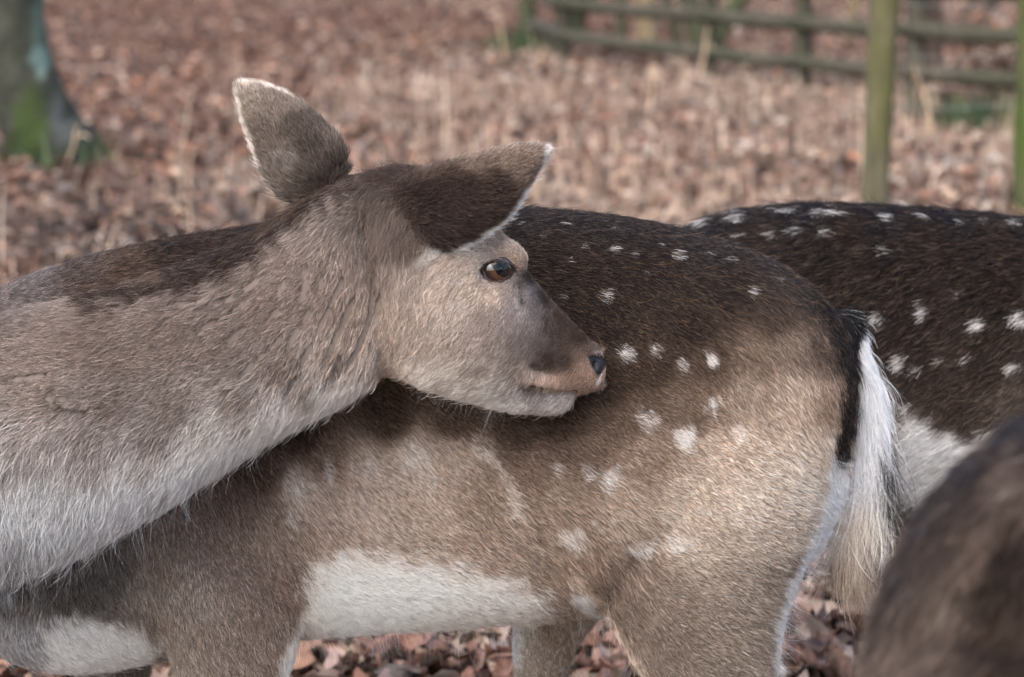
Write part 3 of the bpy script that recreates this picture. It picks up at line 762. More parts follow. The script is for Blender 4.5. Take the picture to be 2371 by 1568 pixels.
def eye_material():
    m, t, b = new_mat('deer_eye', 0.06, 0.6)
    b.inputs['Coat Weight'].default_value = 0.6
    tc = t.nodes.new('ShaderNodeTexCoord')
    mp = t.nodes.new('ShaderNodeMapping'); mp.vector_type = 'POINT'
    t.links.new(tc.outputs['Object'], mp.inputs[0])
    def dist(sx, sy):
        m2 = t.nodes.new('ShaderNodeMapping'); m2.inputs['Scale'].default_value = (sx, sy, 0)
        t.links.new(tc.outputs['Object'], m2.inputs[0])
        l = t.nodes.new('ShaderNodeVectorMath'); l.operation = 'LENGTH'
        t.links.new(m2.outputs[0], l.inputs[0])
        return l.outputs['Value']
    r1 = t.nodes.new('ShaderNodeValToRGB'); e = r1.color_ramp.elements
    e[0].position = 0.0; e[0].color = (*lin((54, 36, 26)), 1)
    e[1].position = 1.0; e[1].color = (*lin((28, 22, 22)), 1)
    for pos, c in ((.55, (78, 53, 36)), (.80, (62, 43, 32)), (.92, (30, 23, 23))):
        q = r1.color_ramp.elements.new(pos); q.color = (*lin(c), 1)
    t.links.new(dist(1 / .0170, 1 / .0150), r1.inputs[0])
    r2 = t.nodes.new('ShaderNodeValToRGB'); r2.color_ramp.elements[0].position = .86; r2.color_ramp.elements[1].position = 1.0
    t.links.new(dist(1 / .0108, 1 / .0076), r2.inputs[0])
    mx = t.nodes.new('ShaderNodeMix'); mx.data_type = 'RGBA'
    t.links.new(r2.outputs[0], mx.inputs[0])
    mx.inputs[6].default_value = (.006, .006, .008, 1)
    t.links.new(r1.outputs[0], mx.inputs[7])
    t.links.new(mx.outputs[2], b.inputs['Base Color'])
    return m
ctr = np.mean([cast(*q)[0] for q in ((1100, 626), (1205, 618), (1150, 590), (1150, 674))], axis=0)
nE = nrm(0.75 * HR + 0.35 * nrm(CAM - ctr) + 0.1 * UP)
eye_c = ctr - nE * 0.0196
ER = 0.0225
bm = bmesh.new(); bmesh.ops.create_uvsphere(bm, u_segments=40, v_segments=24, radius=ER)
me = bpy.data.meshes.new('eye'); bm.to_mesh(me); bm.free()
me.polygons.foreach_set('use_smooth', np.ones(len(me.polygons), bool))
me.materials.append(eye_material())
eye = bpy.data.objects.new('eye', me); C.objects.link(eye)
axis = nrm(nE + 0.22 * HF + 0.16 * HU)
xx = nrm(HF - axis * (HF @ axis)); yy = np.cross(axis, xx)
eye.matrix_world = Matrix([[xx[0], yy[0], axis[0], eye_c[0]], [xx[1], yy[1], axis[1], eye_c[1]], [xx[2], yy[2], axis[2], eye_c[2]], [0, 0, 0, 1]])
keep_world(eye, deerA)
OPEN = [(1118, 624), (1126, 612), (1142, 606), (1162, 606), (1180, 611), (1191, 622), (1180, 636), (1163, 649), (1143, 653), (1126, 642)]
def resample(poly, n):
    p = np.array(poly + poly[:1], float)
    s = np.r_[0, np.cumsum(np.hypot(*np.diff(p, axis=0).T))]
    q = np.linspace(0, s[-1], n, endpoint=False)
    return np.c_[np.interp(q, s, p[:, 0]), np.interp(q, s, p[:, 1])]
no = 48
cen = np.array([1153, 630])
rings = []
inner = resample(OPEN, no)
for k, (sc, off) in enumerate(((0.97, .0002), (1.0, .0016), (1.10, .0026), (1.18, .0016), (1.3, -.0012))):
    ring = []
    for q in inner:
        uv = cen + (q - cen) * sc
        h, hn = cast(*uv)
        d = nrm(FWD + RIGHT * ((uv[0] - PW / 2) / FPX) + UP * ((PH / 2 - uv[1]) / FPX))
        oc = CAM - eye_c
        bq = oc @ d; disc = bq * bq - (oc @ oc - ER * ER)
        s_hit = CAM + d * (-bq - math.sqrt(disc)) if disc > 0 else h
        wgt = [1, .9, .6, .25, 0][k]
        base = s_hit * wgt + h * (1 - wgt)
        ring.append(base + nrm(CAM - base) * off)
    rings.append(ring)
Vl = np.array([p for r in rings for p in r])
Fl = [(k * no + j, k * no + (j + 1) % no, (k + 1) * no + (j + 1) % no, (k + 1) * no + j) for k in range(4) for j in range(no)]
LID = plain_mat('eyelid_skin', (52, 40, 38), .45, .35, rgb2=(74, 58, 52), scale=300)
bpy.context.view_layer.update()
lid = keep_world(mesh_obj('eyelid', Vl, Fl, LID), eye)
# moist nose pad with its nostril slit
NOSEM = plain_mat('nose_leather', (16, 15, 17), .45, .3, rgb2=(30, 28, 30), scale=500, bump=.25)
def px_patch(poly, n, off, dome, m=6):
    c = np.mean(poly, axis=0)
    rs = resample([tuple(p) for p in poly], n)
    Vp, Fp = [], []
    for k in range(m):
        s = 1 - k / m
        for q in rs:
            uv = c + (q - c) * s
            h, hn = cast(*uv)
            if h is None:
                h, hn = cast(*(c + (q - c) * s * .8))
            if h is None: h, hn = cast(*c)
            Vp.append(h + hn * (off + dome * math.sin(math.pi / 2 * k / m)))
    h, hn = cast(*c); Vp.append(h + hn * (off + dome))
    for k in range(m - 1):
        for j in range(n): Fp.append((k * n + j, k * n + (j + 1) % n, (k + 1) * n + (j + 1) % n, (k + 1) * n + j))
    for j in range(n): Fp.append(((m - 1) * n + j, (m - 1) * n + (j + 1) % n, m * n))
    return Vp, Fp
Vn, Fn = px_patch(np.array([(1362, 823), (1378, 818), (1394, 823), (1395, 838), (1391, 852), (1387, 866), (1382, 866), (1377, 855), (1369, 840)], float), 28, .0004, .0016)
keep_world(mesh_obj('nose_pad', Vn, Fn, NOSEM), deerA)

def wisps(P, N, sel, n, length, d2, rgb, rad, spread=.35, lift=.35, sag=.3, seed=0, npt=7):
    rng = np.random.default_rng(seed + 100)
    idx = rng.choice(np.where(sel)[0], n)
    root, nor = P[idx] + rng.normal(0, .002, (n, 3)), N[idx]
    L = rng.uniform(length[0], length[1], n) * .001
    d = d2[0] * RIGHT - d2[1] * UP
    dd = nrm(d[None] + rng.normal(0, spread, (n, 3)) + nor * lift)
    cur = rng.normal(0, .25, (n, 3))
    s = np.linspace(0, 1, npt)
    pts = root[:, None] + L[:, None, None] * (dd[:, None] * s[None, :, None] + cur[:, None] * (s ** 2)[None, :, None])
    pts[:, :, 2] -= sag * L[:, None] * s[None] ** 2
    col = np.repeat((lin(rgb)[None] * np.exp(rng.normal(0, .15, n))[:, None])[:, None], npt, 1)
    rr = rad * .001 * rng.uniform(.6, 1.1, n)[:, None] * np.interp(s, [0, .6, 1], [1, .8, .2])[None]
    return pts, rr, col
def merge_wisps(name, L, parent):
    return keep_world(hair_object(name, np.concatenate([q[0] for q in L]), np.concatenate([q[1] for q in L]), np.concatenate([q[2] for q in L]), None), parent)
U, V = project(P)
gn, gb, gh = grp == 'neck', grp == 'body', grp == 'head'
face = np.einsum('ij,ij->i', N, nrm(CAM - P))
ws = [wisps(P, N, gn & (V > 1000) & (V > 1330 - .62 * U - 70 * 1) & (U < 860) & (U > -150) & (face > -.3), 210, (20, 38), (-.05, 1), (196, 200, 206), 0.065, .3, .35, .25, 1),
      wisps(P, N, gn & (U > 0) & (U < 460) & (V > 1080) & (face > 0), 168, (28, 52), (-.02, 1), (196, 200, 206), 0.072, .28, .3, .2, 2),
      wisps(P, N, gn & (U > 560) & (U < 870) & (V > 900) & (face < .5), 42, (18, 28), (-.1, 1), (205, 206, 208), 0.072, .35, .3, .2, 3),
      wisps(P, N, gh & (U > 900) & (U < 1180) & (V > 880) & (face < .6), 62, (16, 27), (-.5, .9), (205, 205, 205), 0.072, .35, .3, .2, 4),
      wisps(P, N, gh & (U > 1230) & (U < 1345) & (V > 890), 18, (14, 20), (.5, .6), (80, 70, 64), 0.050, .5, .6, .1, 5),
      wisps(P, N, gb & (U > 720) & (U < 1330) & (V > 1370) & (face < .5), 364, (25, 46), (.25, 1), (215, 210, 202), 0.086, .35, .3, .2, 6),
      wisps(P, N, gb & (U > 720) & (U < 1250) & (V > 1300) & (face > .2), 105, (24, 36), (.8, .6), (222, 216, 206), 0.079, .3, .25, .1, 7),
      wisps(P, N, gb & (U > 1320) & (U < 1480) & (V > 1370), 182, (22, 40), (.2, 1), (216, 212, 206), 0.079, .35, .35, .2, 8),
      wisps(P, N, gb & (U > 1790) & (V > 1060) & (face < .5), 1300, (16, 34), (.9, .45), (222, 222, 222), 0.072, .35, .35, .15, 9),
      wisps(P, N, gb & (U > 330) & (U < 760) & (V > 1080) & (V < 1500) & (face > .2), 420, (22, 33), (.35, 1), (170, 140, 110), 0.072, .25, .25, .05, 10),
      wisps(P, N, gb & (U > 1180) & (U < 1900) & (V < 640) & (face < .5), 294, (14, 24), (1, .1), (52, 46, 46), 0.072, .35, .45, .0, 11),
      wisps(P, N, gb & (U > 0) & (U < 620) & (V < 640) & (face < .6), 294, (18, 30), (.8, -.35), (62, 52, 48), 0.079, .35, .5, .0, 12),
      wisps(P, N, gb & (U > 1200) & (U < 1900) & (V > 520) & (V < 950) & (face > 0), 294, (14, 24), (1, .5), (170, 132, 92), 0.079, .25, .3, .0, 13),
      wisps(P, N, (grp == 'tail') & (V > 780), 294, (40, 76), (.3, 1), (228, 224, 216), 0.086, .25, .3, .1, 14),
      wisps(P, N, gb & (U > 690) & (U < 720) & (V > 1430), 62, (18, 32), (.6, .8), (215, 208, 198), 0.079, .4, .35, .15, 15),
      wisps(P, N, gb & (U > 60) & (U < 420) & (V > 1440), 98, (22, 36), (.4, 1), (205, 204, 202), 0.079, .35, .3, .15, 16)]
gN, gF = grp == 'earN', grp == 'earF'
ws += [wisps(P, N, gh & (U > 850) & (U < 985) & (V > 470) & (V < 570) & (face > 0), 1500, (16, 34), (-.05, 1), (128, 112, 102), .11, .16, .25, .0, 40),
       wisps(P, N, gN & (U > 880) & (U < 1000), 900, (14, 26), (.25, .9), (104, 88, 80), .10, .25, .3, .0, 41),
       wisps(P, N, gN & (np.abs(face) < .35) & (U > 1000), 500, (5, 11), (.9, .3), (210, 204, 196), .09, .35, .3, .0, 42),
       wisps(P, N, gF & (np.abs(face) < .35), 500, (5, 10), (-.6, -.6), (180, 164, 148), .09, .45, .3, .0, 43),
       wisps(P, N, gh & (U > 830) & (U < 1000) & (V < 420), 700, (8, 18), (-.6, -.4), (92, 76, 68), .09, .35, .5, .0, 44)]
# black hairs on the tail's outer edge
ws.append(wisps(P, N, (grp == 'tail') & (V > 1000) & (V < 1180) & (N[:, 0] > .55), 900, (55, 95), (.10, 1), (30, 28, 32), .16, .06, .12, .0, 17))
# lashes
lash = []
rngl = np.random.default_rng(77)
lu = resample(OPEN, 200)
lu = lu[(lu[:, 1] < 618) & (lu[:, 0] > 1135)]
for k in range(70):
    q = lu[rngl.integers(len(lu))]
    h = rings[1][int(np.argmin(np.hypot(*(inner - q).T)))]
    d = nrm(HF * .55 + nE * .75 - UP * .35 + rngl.normal(0, .15, 3))
    s = np.linspace(0, 1, 7)[:, None]
    lash.append(h + (d * s - UP * .35 * s * s) * rngl.uniform(.006, .012))
lash = np.array(lash)
ws.append((lash, np.full(lash.shape[:2], .00011), np.full(lash.shape, .012)))
merge_wisps('guard_hair', ws, deerA)

# ------------------------------------------------------------------ deer B: behind, facing right
def standing_deer(name, body_rows, Y, legs, neckhead, coats, label, voxel, count, seed, dens=None, spread_lod=.07, radscale=1.0, Yslope=0.0):
    pcs = [('body', *loft([st_px((u, t), (u, b), Y, hw, rise=.5) for u, t, b, hw in body_rows], 30, 4, 2.2))]
    for rows, Yl in legs:
        pcs.append(('body', *loft([st_leg(v, a, b, Yl, hw) for v, a, b, hw in rows], 20, 4, 2.0)))
    for st, g in neckhead:
        pcs.append((g, *loft(st, 22, 4, 2.0)))
    Pb, Tb, Nb, gb_ = skin_mesh(name, pcs, voxel, 10)
    gb_[:] = 'body'
    mir = {'body': (np.array([0, Y, 0]), np.array([0, 1., 0]))}
    root = bpy.data.objects.new('fallow_deer', None); C.objects.link(root); root.location = (unproj(body_rows[3][0], 800, Y)[0], Y, 0)
    bpy.context.view_layer.update()
    tag(root, label, 'deer', 'fallow deer standing together on the leaves')
    keep_world(hide_object('body', Pb, Tb, gb_, coats, mir), root)
    keep_world(make_fur('coat', Pb, Tb, Nb, gb_, coats, mir, int(count * HAIR), None, {'body': 1.0}, seed=seed, radscale=radscale, lod=spread_lod), root)
    return root, Pb, Nb

def raised_head(S, dirx, h):
    """neck and head of an alert deer; S: base of the neck, dirx: +1 facing right; lengths in metres times h"""
    X1 = np.array([dirx, 0, 0.]); Z1 = np.array([0, 0, 1.]); Y1 = np.array([0, 1., 0])
    def row(x, z, w, up, dn, tilt):
        c = S + X1 * x * h + Z1 * z * h
        b = nrm(Z1 * math.cos(tilt) - X1 * math.sin(tilt))
        return c, Y1 * w * h, b * up * h, -b * dn * h
    neck = [row(-.16, -.08, .09, .12, .20, .3), row(0, .03, .085, .11, .17, .7), row(.12, .16, .07, .09, .12, .85), row(.21, .28, .06, .075, .09, .9), row(.27, .37, .055, .06, .07, .8)]
    head = [row(.24, .38, .05, .05, .06, .3), row(.30, .40, .062, .065, .07, .15), row(.36, .385, .06, .06, .075, .05), row(.42, .35, .05, .048, .065, -.1), row(.48, .315, .036, .036, .05, -.15), row(.53, .285, .03, .03, .038, -.15), row(.56, .27, .02, .018, .02, -.15)]
    ears = []
    for sd in (-1, 1):
        c0 = S + X1 * .27 * h + Z1 * .44 * h + Y1 * .05 * sd * h
        d = nrm(np.array([-.35 * dirx, sd * .9, .75]))
        s1 = nrm(np.cross(d, X1)); s2 = np.cross(d, s1)
        ears.append(([(c0 + d * t * h, s1 * q * h, s2 * .012 * h, -s2 * .012 * h) for t, q in ((-.01, .018), (.03, .034), (.08, .04), (.12, .028), (.155, .006))], 'body'))
    return [(neck, 'body'), (head, 'body')] + ears

YB = 0.56
rowsB = [(1470, 700, 1000, .05), (1520, 590, 1120, .09), (1600, 530, 1190, .125), (1700, 497, 1215, .145), (1850, 478, 1230, .155), (2000, 482, 1245, .16), (2200, 492, 1262, .165), (2400, 512, 1280, .168), (2650, 515, 1290, .16), (2850, 500, 1280, .145), (3000, 520, 1230, .12), (3100, 600, 1150, .07)]
legsB = [([(700, 1560, 1900, .05), (850, 1500, 2000, .07), (1000, 1500, 2010, .07), (1130, 1530, 1960, .062), (1260, 1560, 1850, .05), (1400, 1590, 1780, .036), (1520, 1610, 1720, .026), (1600, 1600, 1690, .022), (1750, 1620, 1675, .016), (1860, 1620, 1672, .017), (1935, 1610, 1690, .022)], YB - .085),
         ([(900, 1500, 1900, .06), (1130, 1560, 1950, .06), (1260, 1640, 1880, .05), (1400, 1680, 1830, .036), (1520, 1690, 1790, .026), (1600, 1690, 1770, .022), (1700, 1700, 1750, .016), (1800, 1700, 1750, .018), (1835, 1695, 1765, .022)], YB + .085),
         ([(800, 2650, 2950, .05), (1000, 2650, 2980, .06), (1200, 2680, 2950, .055), (1350, 2720, 2890, .04), (1500, 2750, 2850, .028), (1600, 2755, 2840, .025), (1750, 2770, 2820, .016), (1860, 2770, 2822, .017), (1935, 2760, 2840, .022)], YB - .08),
         ([(1000, 2700, 2980, .06), (1200, 2750, 2980, .055), (1350, 2790, 2930, .04), (1500, 2820, 2900, .026), (1700, 2830, 2875, .016), (1790, 2830, 2877, .017), (1835, 2825, 2890, .022)], YB + .08)]
SB = unproj(3000, 640, YB)
cB = [(1600, 510, (44, 42, 48)), (1700, 490, (42, 40, 46)), (1850, 478, (40, 39, 46)), (2050, 480, (40, 39, 46)), (2200, 488, (42, 41, 48)), (2370, 508, (44, 43, 49)), (1750, 560, (62, 49, 43)), (1950, 560, (60, 47, 41)), (2150, 560, (60, 47, 41)), (2330, 570, (62, 49, 43)),
      (1950, 700, (62, 49, 42)), (2100, 700, (60, 47, 41)), (2300, 700, (58, 46, 40)), (2100, 850, (66, 52, 45)), (2300, 850, (64, 52, 45)), (2200, 900, (76, 62, 53)), (2080, 920, (82, 68, 58)), (2330, 920, (88, 74, 64)), (2000, 900, (74, 60, 51)),
      (2060, 1000, (112, 97, 84)), (2070, 1100, (118, 104, 92)), (2060, 1200, (110, 97, 85)), (2050, 1260, (96, 84, 74)), (2150, 1250, (130, 120, 108)), (2600, 600, (60, 47, 41)), (2600, 1000, (120, 105, 92)), (1700, 900, (66, 53, 46)), (1700, 1300, (100, 85, 73)), (2800, 1500, (110, 94, 80)), (1650, 1800, (100, 84, 72)), (3300, 300, (115, 98, 86))]
pB = [('poly', [(2085, 985), (2120, 970), (2170, 1005), (2260, 1020), (2400, 1010), (2500, 1050), (2500, 1250), (2250, 1240), (2120, 1180), (2080, 1110)], (212, 210, 206), 0, 26, .9),
      ('line', [(2090, 940), (2105, 1000)], (190, 182, 172), 12, 16, .55)]
sB = sp((1705, 508, 26, 13, .95), (1622, 523, 24, 10, .9), (1785, 543, 18, 14, .8), (1715, 548, 16, 8, .8), (1840, 538, 20, 14, .85), (1828, 495, 44, 8, .95), (1930, 498, 44, 11, .9), (1910, 541, 14, 16, .85), (2052, 508, 18, 13, .95), (1940, 576, 9, 8, .6), (2042, 578, 13, 16, .75), (2142, 510, 14, 9, .8), (2085, 545, 9, 6, .4),
        (2352, 521, 14, 10, .9), (2280, 520, 10, 8, .7), (2130, 722, 14, 26, .75), (2212, 686, 9, 15, .6), (2258, 752, 20, 15, .8), (2362, 740, 22, 22, .8), (2025, 745, 18, 22, .55), (2077, 842, 15, 22, .8), (2115, 858, 13, 14, .7), (2345, 850, 22, 20, .7), (2172, 832, 10, 14, .4), (2228, 835, 10, 12, .4), (2225, 520, 12, 6, .5))
fB = [(1700, 500, -1, .1), (2100, 500, -1, .05), (2350, 520, -1, .1), (2100, 700, -1, .5), (2300, 800, -1, .5), (2100, 900, -.9, .6), (2150, 1100, -1, .55), (2050, 1200, -1, .2), (2200, 1200, -.9, .5), (1700, 1500, -.1, 1), (2800, 1500, 0, 1), (3300, 300, -.6, .8)]
coatsB = {'body': Coat(cB, fB, pB, sB, 16, 18, .24, .24, 1.3, .25, .55, [(1700, 500, 25), (2200, 500, 25), (2200, 800, 20), (2150, 1100, 22), (1700, 1500, 12), (2800, 1500, 12), (3300, 300, 15)], 26, (7, .3), 1.0, .45, .5)}
deerB, PB, NB = standing_deer('deer_b', rowsB, YB, legsB, raised_head(SB, 1, 1.0), coatsB, 'dark spotted deer standing behind the rump of the grooming doe', .0065, 230000, 5)
Ub, Vb = project(PB); fcb = np.einsum('ij,ij->i', NB, nrm(CAM - PB))
merge_wisps('guard_hair', [wisps(PB, NB, (Ub > 1560) & (Ub < 2420) & (Vb < 530) & (fcb < .5), 260, (16, 40), (-.9, -.15), (60, 52, 50), .10, .4, .5, .0, 31),
                           wisps(PB, NB, (Ub > 1800) & (Ub < 2420) & (Vb < 500) & (fcb < .4), 26, (45, 80), (-.5, -1), (90, 70, 60), .10, .35, .3, -.1, 32),
                           wisps(PB, NB, (Ub > 1650) & (Ub < 2420) & (Vb > 520) & (Vb < 930) & (fcb > 0), 320, (18, 38), (-1, .55), (150, 134, 118), .13, .22, .3, .0, 33)], deerB)

# ------------------------------------------------------------------ deer C: close in front, out of focus
YC = -1.04
rowsC = [(2007, 1580, 1900, .035), (2032, 1470, 2150, .06), (2082, 1345, 2350, .085), (2152, 1205, 2500, .105), (2252, 1090, 2600, .12), (2402, 985, 2650, .132), (2722, 880, 2600, .142), (3222, 830, 2580, .15), (4022, 820, 2620, .155), (4722, 800, 2560, .14), (5222, 850, 2400, .11), (5472, 1000, 2200, .06)]
legsC = [([(1500, 2150, 3000, .06), (1900, 2080, 3050, .07), (2300, 2080, 2950, .062), (2600, 2200, 2800, .05), (2900, 2300, 2680, .036), (3150, 2330, 2560, .026), (3300, 2310, 2500, .022), (3550, 2360, 2470, .016), (3800, 2360, 2470, .017), (3925, 2350, 2520, .022)], YC - .08),
         ([(1900, 2300, 3050, .06), (2300, 2350, 2950, .06), (2600, 2450, 2850, .045), (2900, 2500, 2740, .034), (3100, 2520, 2680, .024), (3350, 2540, 2640, .016), (3500, 2540, 2640, .018), (3580, 2530, 2680, .022)], YC + .08),
         ([(1500, 4500, 5150, .05), (2000, 4500, 5200, .06), (2500, 4600, 5050, .05), (2800, 4680, 4950, .034), (3100, 4720, 4900, .026), (3400, 4740, 4860, .016), (3800, 4740, 4860, .017), (3925, 4720, 4890, .022)], YC - .08),
         ([(2000, 4600, 5200, .06), (2500, 4700, 5050, .045), (2900, 4780, 4930, .028), (3300, 4790, 4890, .016), (3520, 4790, 4890, .018), (3590, 4780, 4910, .022)], YC + .08)]
SC = unproj(5200, 1100, YC)
cC = [(2380, 985, (59, 56, 60)), (2230, 1090, (56, 53, 59)), (2130, 1210, (59, 54, 59)), (2060, 1350, (65, 59, 60)), (2010, 1480, (76, 64, 60)), (2250, 1180, (67, 56, 52)), (2180, 1290, (72, 59, 54)), (2120, 1420, (83, 68, 60)), (2060, 1540, (96, 79, 69)),
      (2340, 1150, (92, 75, 65)), (2290, 1260, (96, 77, 65)), (2240, 1330, (94, 77, 65)), (2200, 1420, (100, 84, 71)), (2330, 1290, (56, 43, 37)), (2300, 1380, (59, 45, 38)), (2250, 1480, (70, 53, 46)), (2340, 1500, (67, 52, 44)), (2180, 1550, (89, 73, 63)), (2360, 1420, (76, 60, 50)), (2700, 1000, (63, 51, 48)), (3000, 1500, (81, 64, 54)), (4000, 1500, (81, 64, 54)), (4000, 2400, (213, 198, 180)), (3000, 3000, (125, 103, 84)), (5600, 500, (127, 105, 88))]
pC = [('line', [(2355, 1215), (2310, 1330), (2240, 1400)], (36, 29, 28), 14, 24, .55), ('line', [(2370, 1390), (2300, 1420)], (36, 29, 28), 10, 20, .5)]
sC = sp(*[(a, b, c, d, e * .35) for a, b, c, d, e in ((2335, 1135, 26, 20, .75), (2368, 1105, 14, 12, .6), (2270, 1180, 12, 20, .3), (2290, 1225, 14, 26, .35), (2210, 1290, 10, 16, .25), (2120, 1360, 14, 14, .35), (2180, 1370, 10, 18, .3), (2090, 1400, 12, 12, .3), (2190, 1430, 12, 22, .3), (2060, 1470, 12, 12, .3), (2250, 1440, 14, 16, .25), (2340, 1440, 16, 10, .3), (2370, 1330, 10, 20, .3))])
fC = [(2370, 980, -.9, .5), (2200, 1130, -.8, .8), (2050, 1400, -.4, 1), (2250, 1350, -.5, 1), (2350, 1300, -.6, .9), (2700, 1000, -1, .2), (4000, 1500, -1, .4), (3000, 3000, 0, 1), (5600, 500, -.6, .8)]
coatsC = {'body': Coat(cC, fC, pC, sC, 24, 18, .30, .4, 1.25, .12, .7, [(2200, 1200, 26), (3000, 3000, 12), (5600, 500, 15)], 26)}
deerC, PC, NC = standing_deer('deer_c', rowsC, YC, legsC, raised_head(SC, 1, .95), coatsC, 'blurred dark brown deer, only its rounded rump in view, close in front', .0075, 110000, 8, spread_lod=.12)

# ------------------------------------------------------------------ woodland floor
DIRT = plain_mat('leaf_mould', (58, 42, 36), .95, .1, rgb2=(118, 86, 72), scale=16, bump=.6, detail=8)
def ground_z(x, y):
    return 0.05 * (vnoise(x * .5 + 50, y * .5 + 50, 31) - .5) * smooth(2.5, 8, np.asarray(y, float)) + 0.018 * (vnoise(x * 2.3 + 9, y * 2.3 + 9, 32) - .5)
gx = np.concatenate([np.linspace(-150, -8, 24), np.linspace(-7.6, 9, 110), np.linspace(9.5, 150, 24)])
gy = np.concatenate([np.linspace(-30, -2, 12), np.linspace(-1.8, 14, 120), np.linspace(14.4, 40, 60), np.linspace(42, 260, 24)])
GX, GY = np.meshgrid(gx, gy)
GZ = ground_z(GX.ravel(), GY.ravel()) - 0.004
nx, ny = len(gx), len(gy)
ii = np.arange(nx * ny).reshape(ny, nx)
GF = np.stack([ii[:-1, :-1].ravel(), ii[:-1, 1:].ravel(), ii[1:, 1:].ravel(), ii[1:, :-1].ravel()], 1)
ground = big_mesh('ground', np.stack([GX.ravel(), GY.ravel(), GZ], 1), GF, DIRT)
tag(ground, kind='structure')
ground.data.polygons.foreach_set('use_smooth', np.ones(len(ground.data.polygons), bool))

rg = np.random.default_rng(41)
LEAFM = attr_mat('dry_leaf', .7, .25, transl=.18)
PAL = lin(np.array([(142, 104, 84), (164, 133, 112), (184, 162, 142), (98, 78, 68), (158, 106, 76), (124, 113, 106), (118, 86, 70), (172, 143, 118), (196, 180, 164)]))
PAL = PAL.mean(1, keepdims=True) * .16 + PAL * .84
def ground_points(n, d0, d1, power):
    """random points on the floor inside the viewed wedge (with a margin), more per metre close by"""
    t = rg.random(n)
    D = (d0 ** power + t * (d1 ** power - d0 ** power)) ** (1 / power)
    x = (rg.random(n) - .5) * 2 * (D * .44 + 1.1)
    return x, D - 2.6, D
def leaf_colours(x, y, n):
    u, v = project(np.stack([x, y, np.zeros(n)], 1))
    wts = np.tile(np.array([3, 3, 1.6, 2.6, .8, 1.0, 2.2, 2.2, .6]), (n, 1))
    red = vnoise(x * .45 + 3, y * .3 + 7, 51)
    wts[:, [0, 6, 4]] *= (0.4 + 1.8 * red)[:, None]
    wts[:, [2, 7, 8]] *= (1.9 - 1.7 * red)[:, None]
    far = smooth(15, 24, y)
    wts[:, [2, 8]] *= (1 - .7 * far)[:, None]
    lw = 1 - smooth(-2.2, 0, x + .0 * y)
    wts[:, [0, 6, 3, 4]] *= (1 + 1.2 * lw)[:, None]; wts[:, [2, 8, 7]] *= (1 - .55 * lw)[:, None]
    path = (1 - smooth(.7, 1.6, np.abs(y - 6.4 + .12 * (x + 1.2)))) * (1 - smooth(-1.1, -.2, x))       # trodden grey track
    wts[:, [5, 3]] *= (1 + 5 * path)[:, None]
    near = 1 - smooth(1.5, 3, y)
    wts[:, [0, 1, 7, 6]] *= (1 + .6 * near)[:, None]
    cs = np.cumsum(wts, 1); r = rg.random(n) * cs[:, -1]
    k = (r[:, None] > cs).sum(1)
    return PAL[k] * np.exp(rg.normal(-.40, .26, n))[:, None]
def leaf_mesh_data(x, y, z, size, cols):
    n = len(x)
    tmpl = np.array([(-.5, 0, 0), (.55, 0, 0), (-.22, .24, 0), (.2, .27, 0), (-.22, -.24, 0), (.2, -.27, 0), (0, 0, 0)])
    tri = np.array([(0, 6, 2), (0, 4, 6), (2, 6, 3), (4, 5, 6), (3, 6, 1), (5, 1, 6)])
    Vt = np.repeat(tmpl[None], n, 0)
    fold = rg.uniform(-.1, .5, (n, 1)); curl = rg.normal(0, .5, (n, 1)); tw = rg.normal(0, .35, (n, 1))
    Vt[:, :, 2] += fold * np.abs(Vt[:, :, 1]) * 1.5 + curl * Vt[:, :, 0] ** 2 + tw * Vt[:, :, 0] * Vt[:, :, 1] * 2
    Vt[:, :, 1] *= rg.uniform(.75, 1.25, (n, 1)); Vt += rg.normal(0, .03, Vt.shape)
    a = rg.uniform(0, 2 * np.pi, n); p = rg.normal(0, .38, n); q = rg.normal(0, .38, n)
    ca, sa = np.cos(a)[:, None], np.sin(a)[:, None]
    X0, Y0, Z0 = Vt[:, :, 0], Vt[:, :, 1], Vt[:, :, 2]
    Z1 = Z0 * np.cos(p)[:, None] + Y0 * np.sin(p)[:, None]; Y1 = Y0 * np.cos(p)[:, None] - Z0 * np.sin(p)[:, None]
    Z2 = Z1 * np.cos(q)[:, None] + X0 * np.sin(q)[:, None]; X2 = X0 * np.cos(q)[:, None] - Z1 * np.sin(q)[:, None]
    W = np.stack([X2 * ca - Y1 * sa, X2 * sa + Y1 * ca, Z2], 2) * size[:, None, None]
    W += np.stack([x, y, z], 1)[:, None]
    F = tri[None] + (np.arange(n) * 7)[:, None, None]
    return W.reshape(-1, 3), F.reshape(-1, 3), np.repeat(cols, 7, 0)
parts = []
for n, d0, d1, pw in ((62000, 1.6, 9.5, 1.7), (96000, 9.0, 36, 1.5)):
    x, y, D = ground_points(n, d0, d1, pw)
    z = ground_z(x, y) + rg.uniform(0.002, .03, n)
    parts.append(leaf_mesh_data(x, y, z, rg.uniform(.045, .085, n) * (1 + .35 * (d0 > 5)), leaf_colours(x, y, n)))
off = 0; VV, FF, CC = [], [], []
for a_, b_, c_ in parts:
    VV.append(a_); FF.append(b_ + off); CC.append(c_); off += len(a_)
litter = big_mesh('leaf_litter', np.concatenate(VV), np.concatenate(FF), LEAFM, col=np.concatenate(CC))
tag(litter, 'carpet of fallen brown and tan leaves covering the woodland floor', 'leaf litter', kind='stuff')

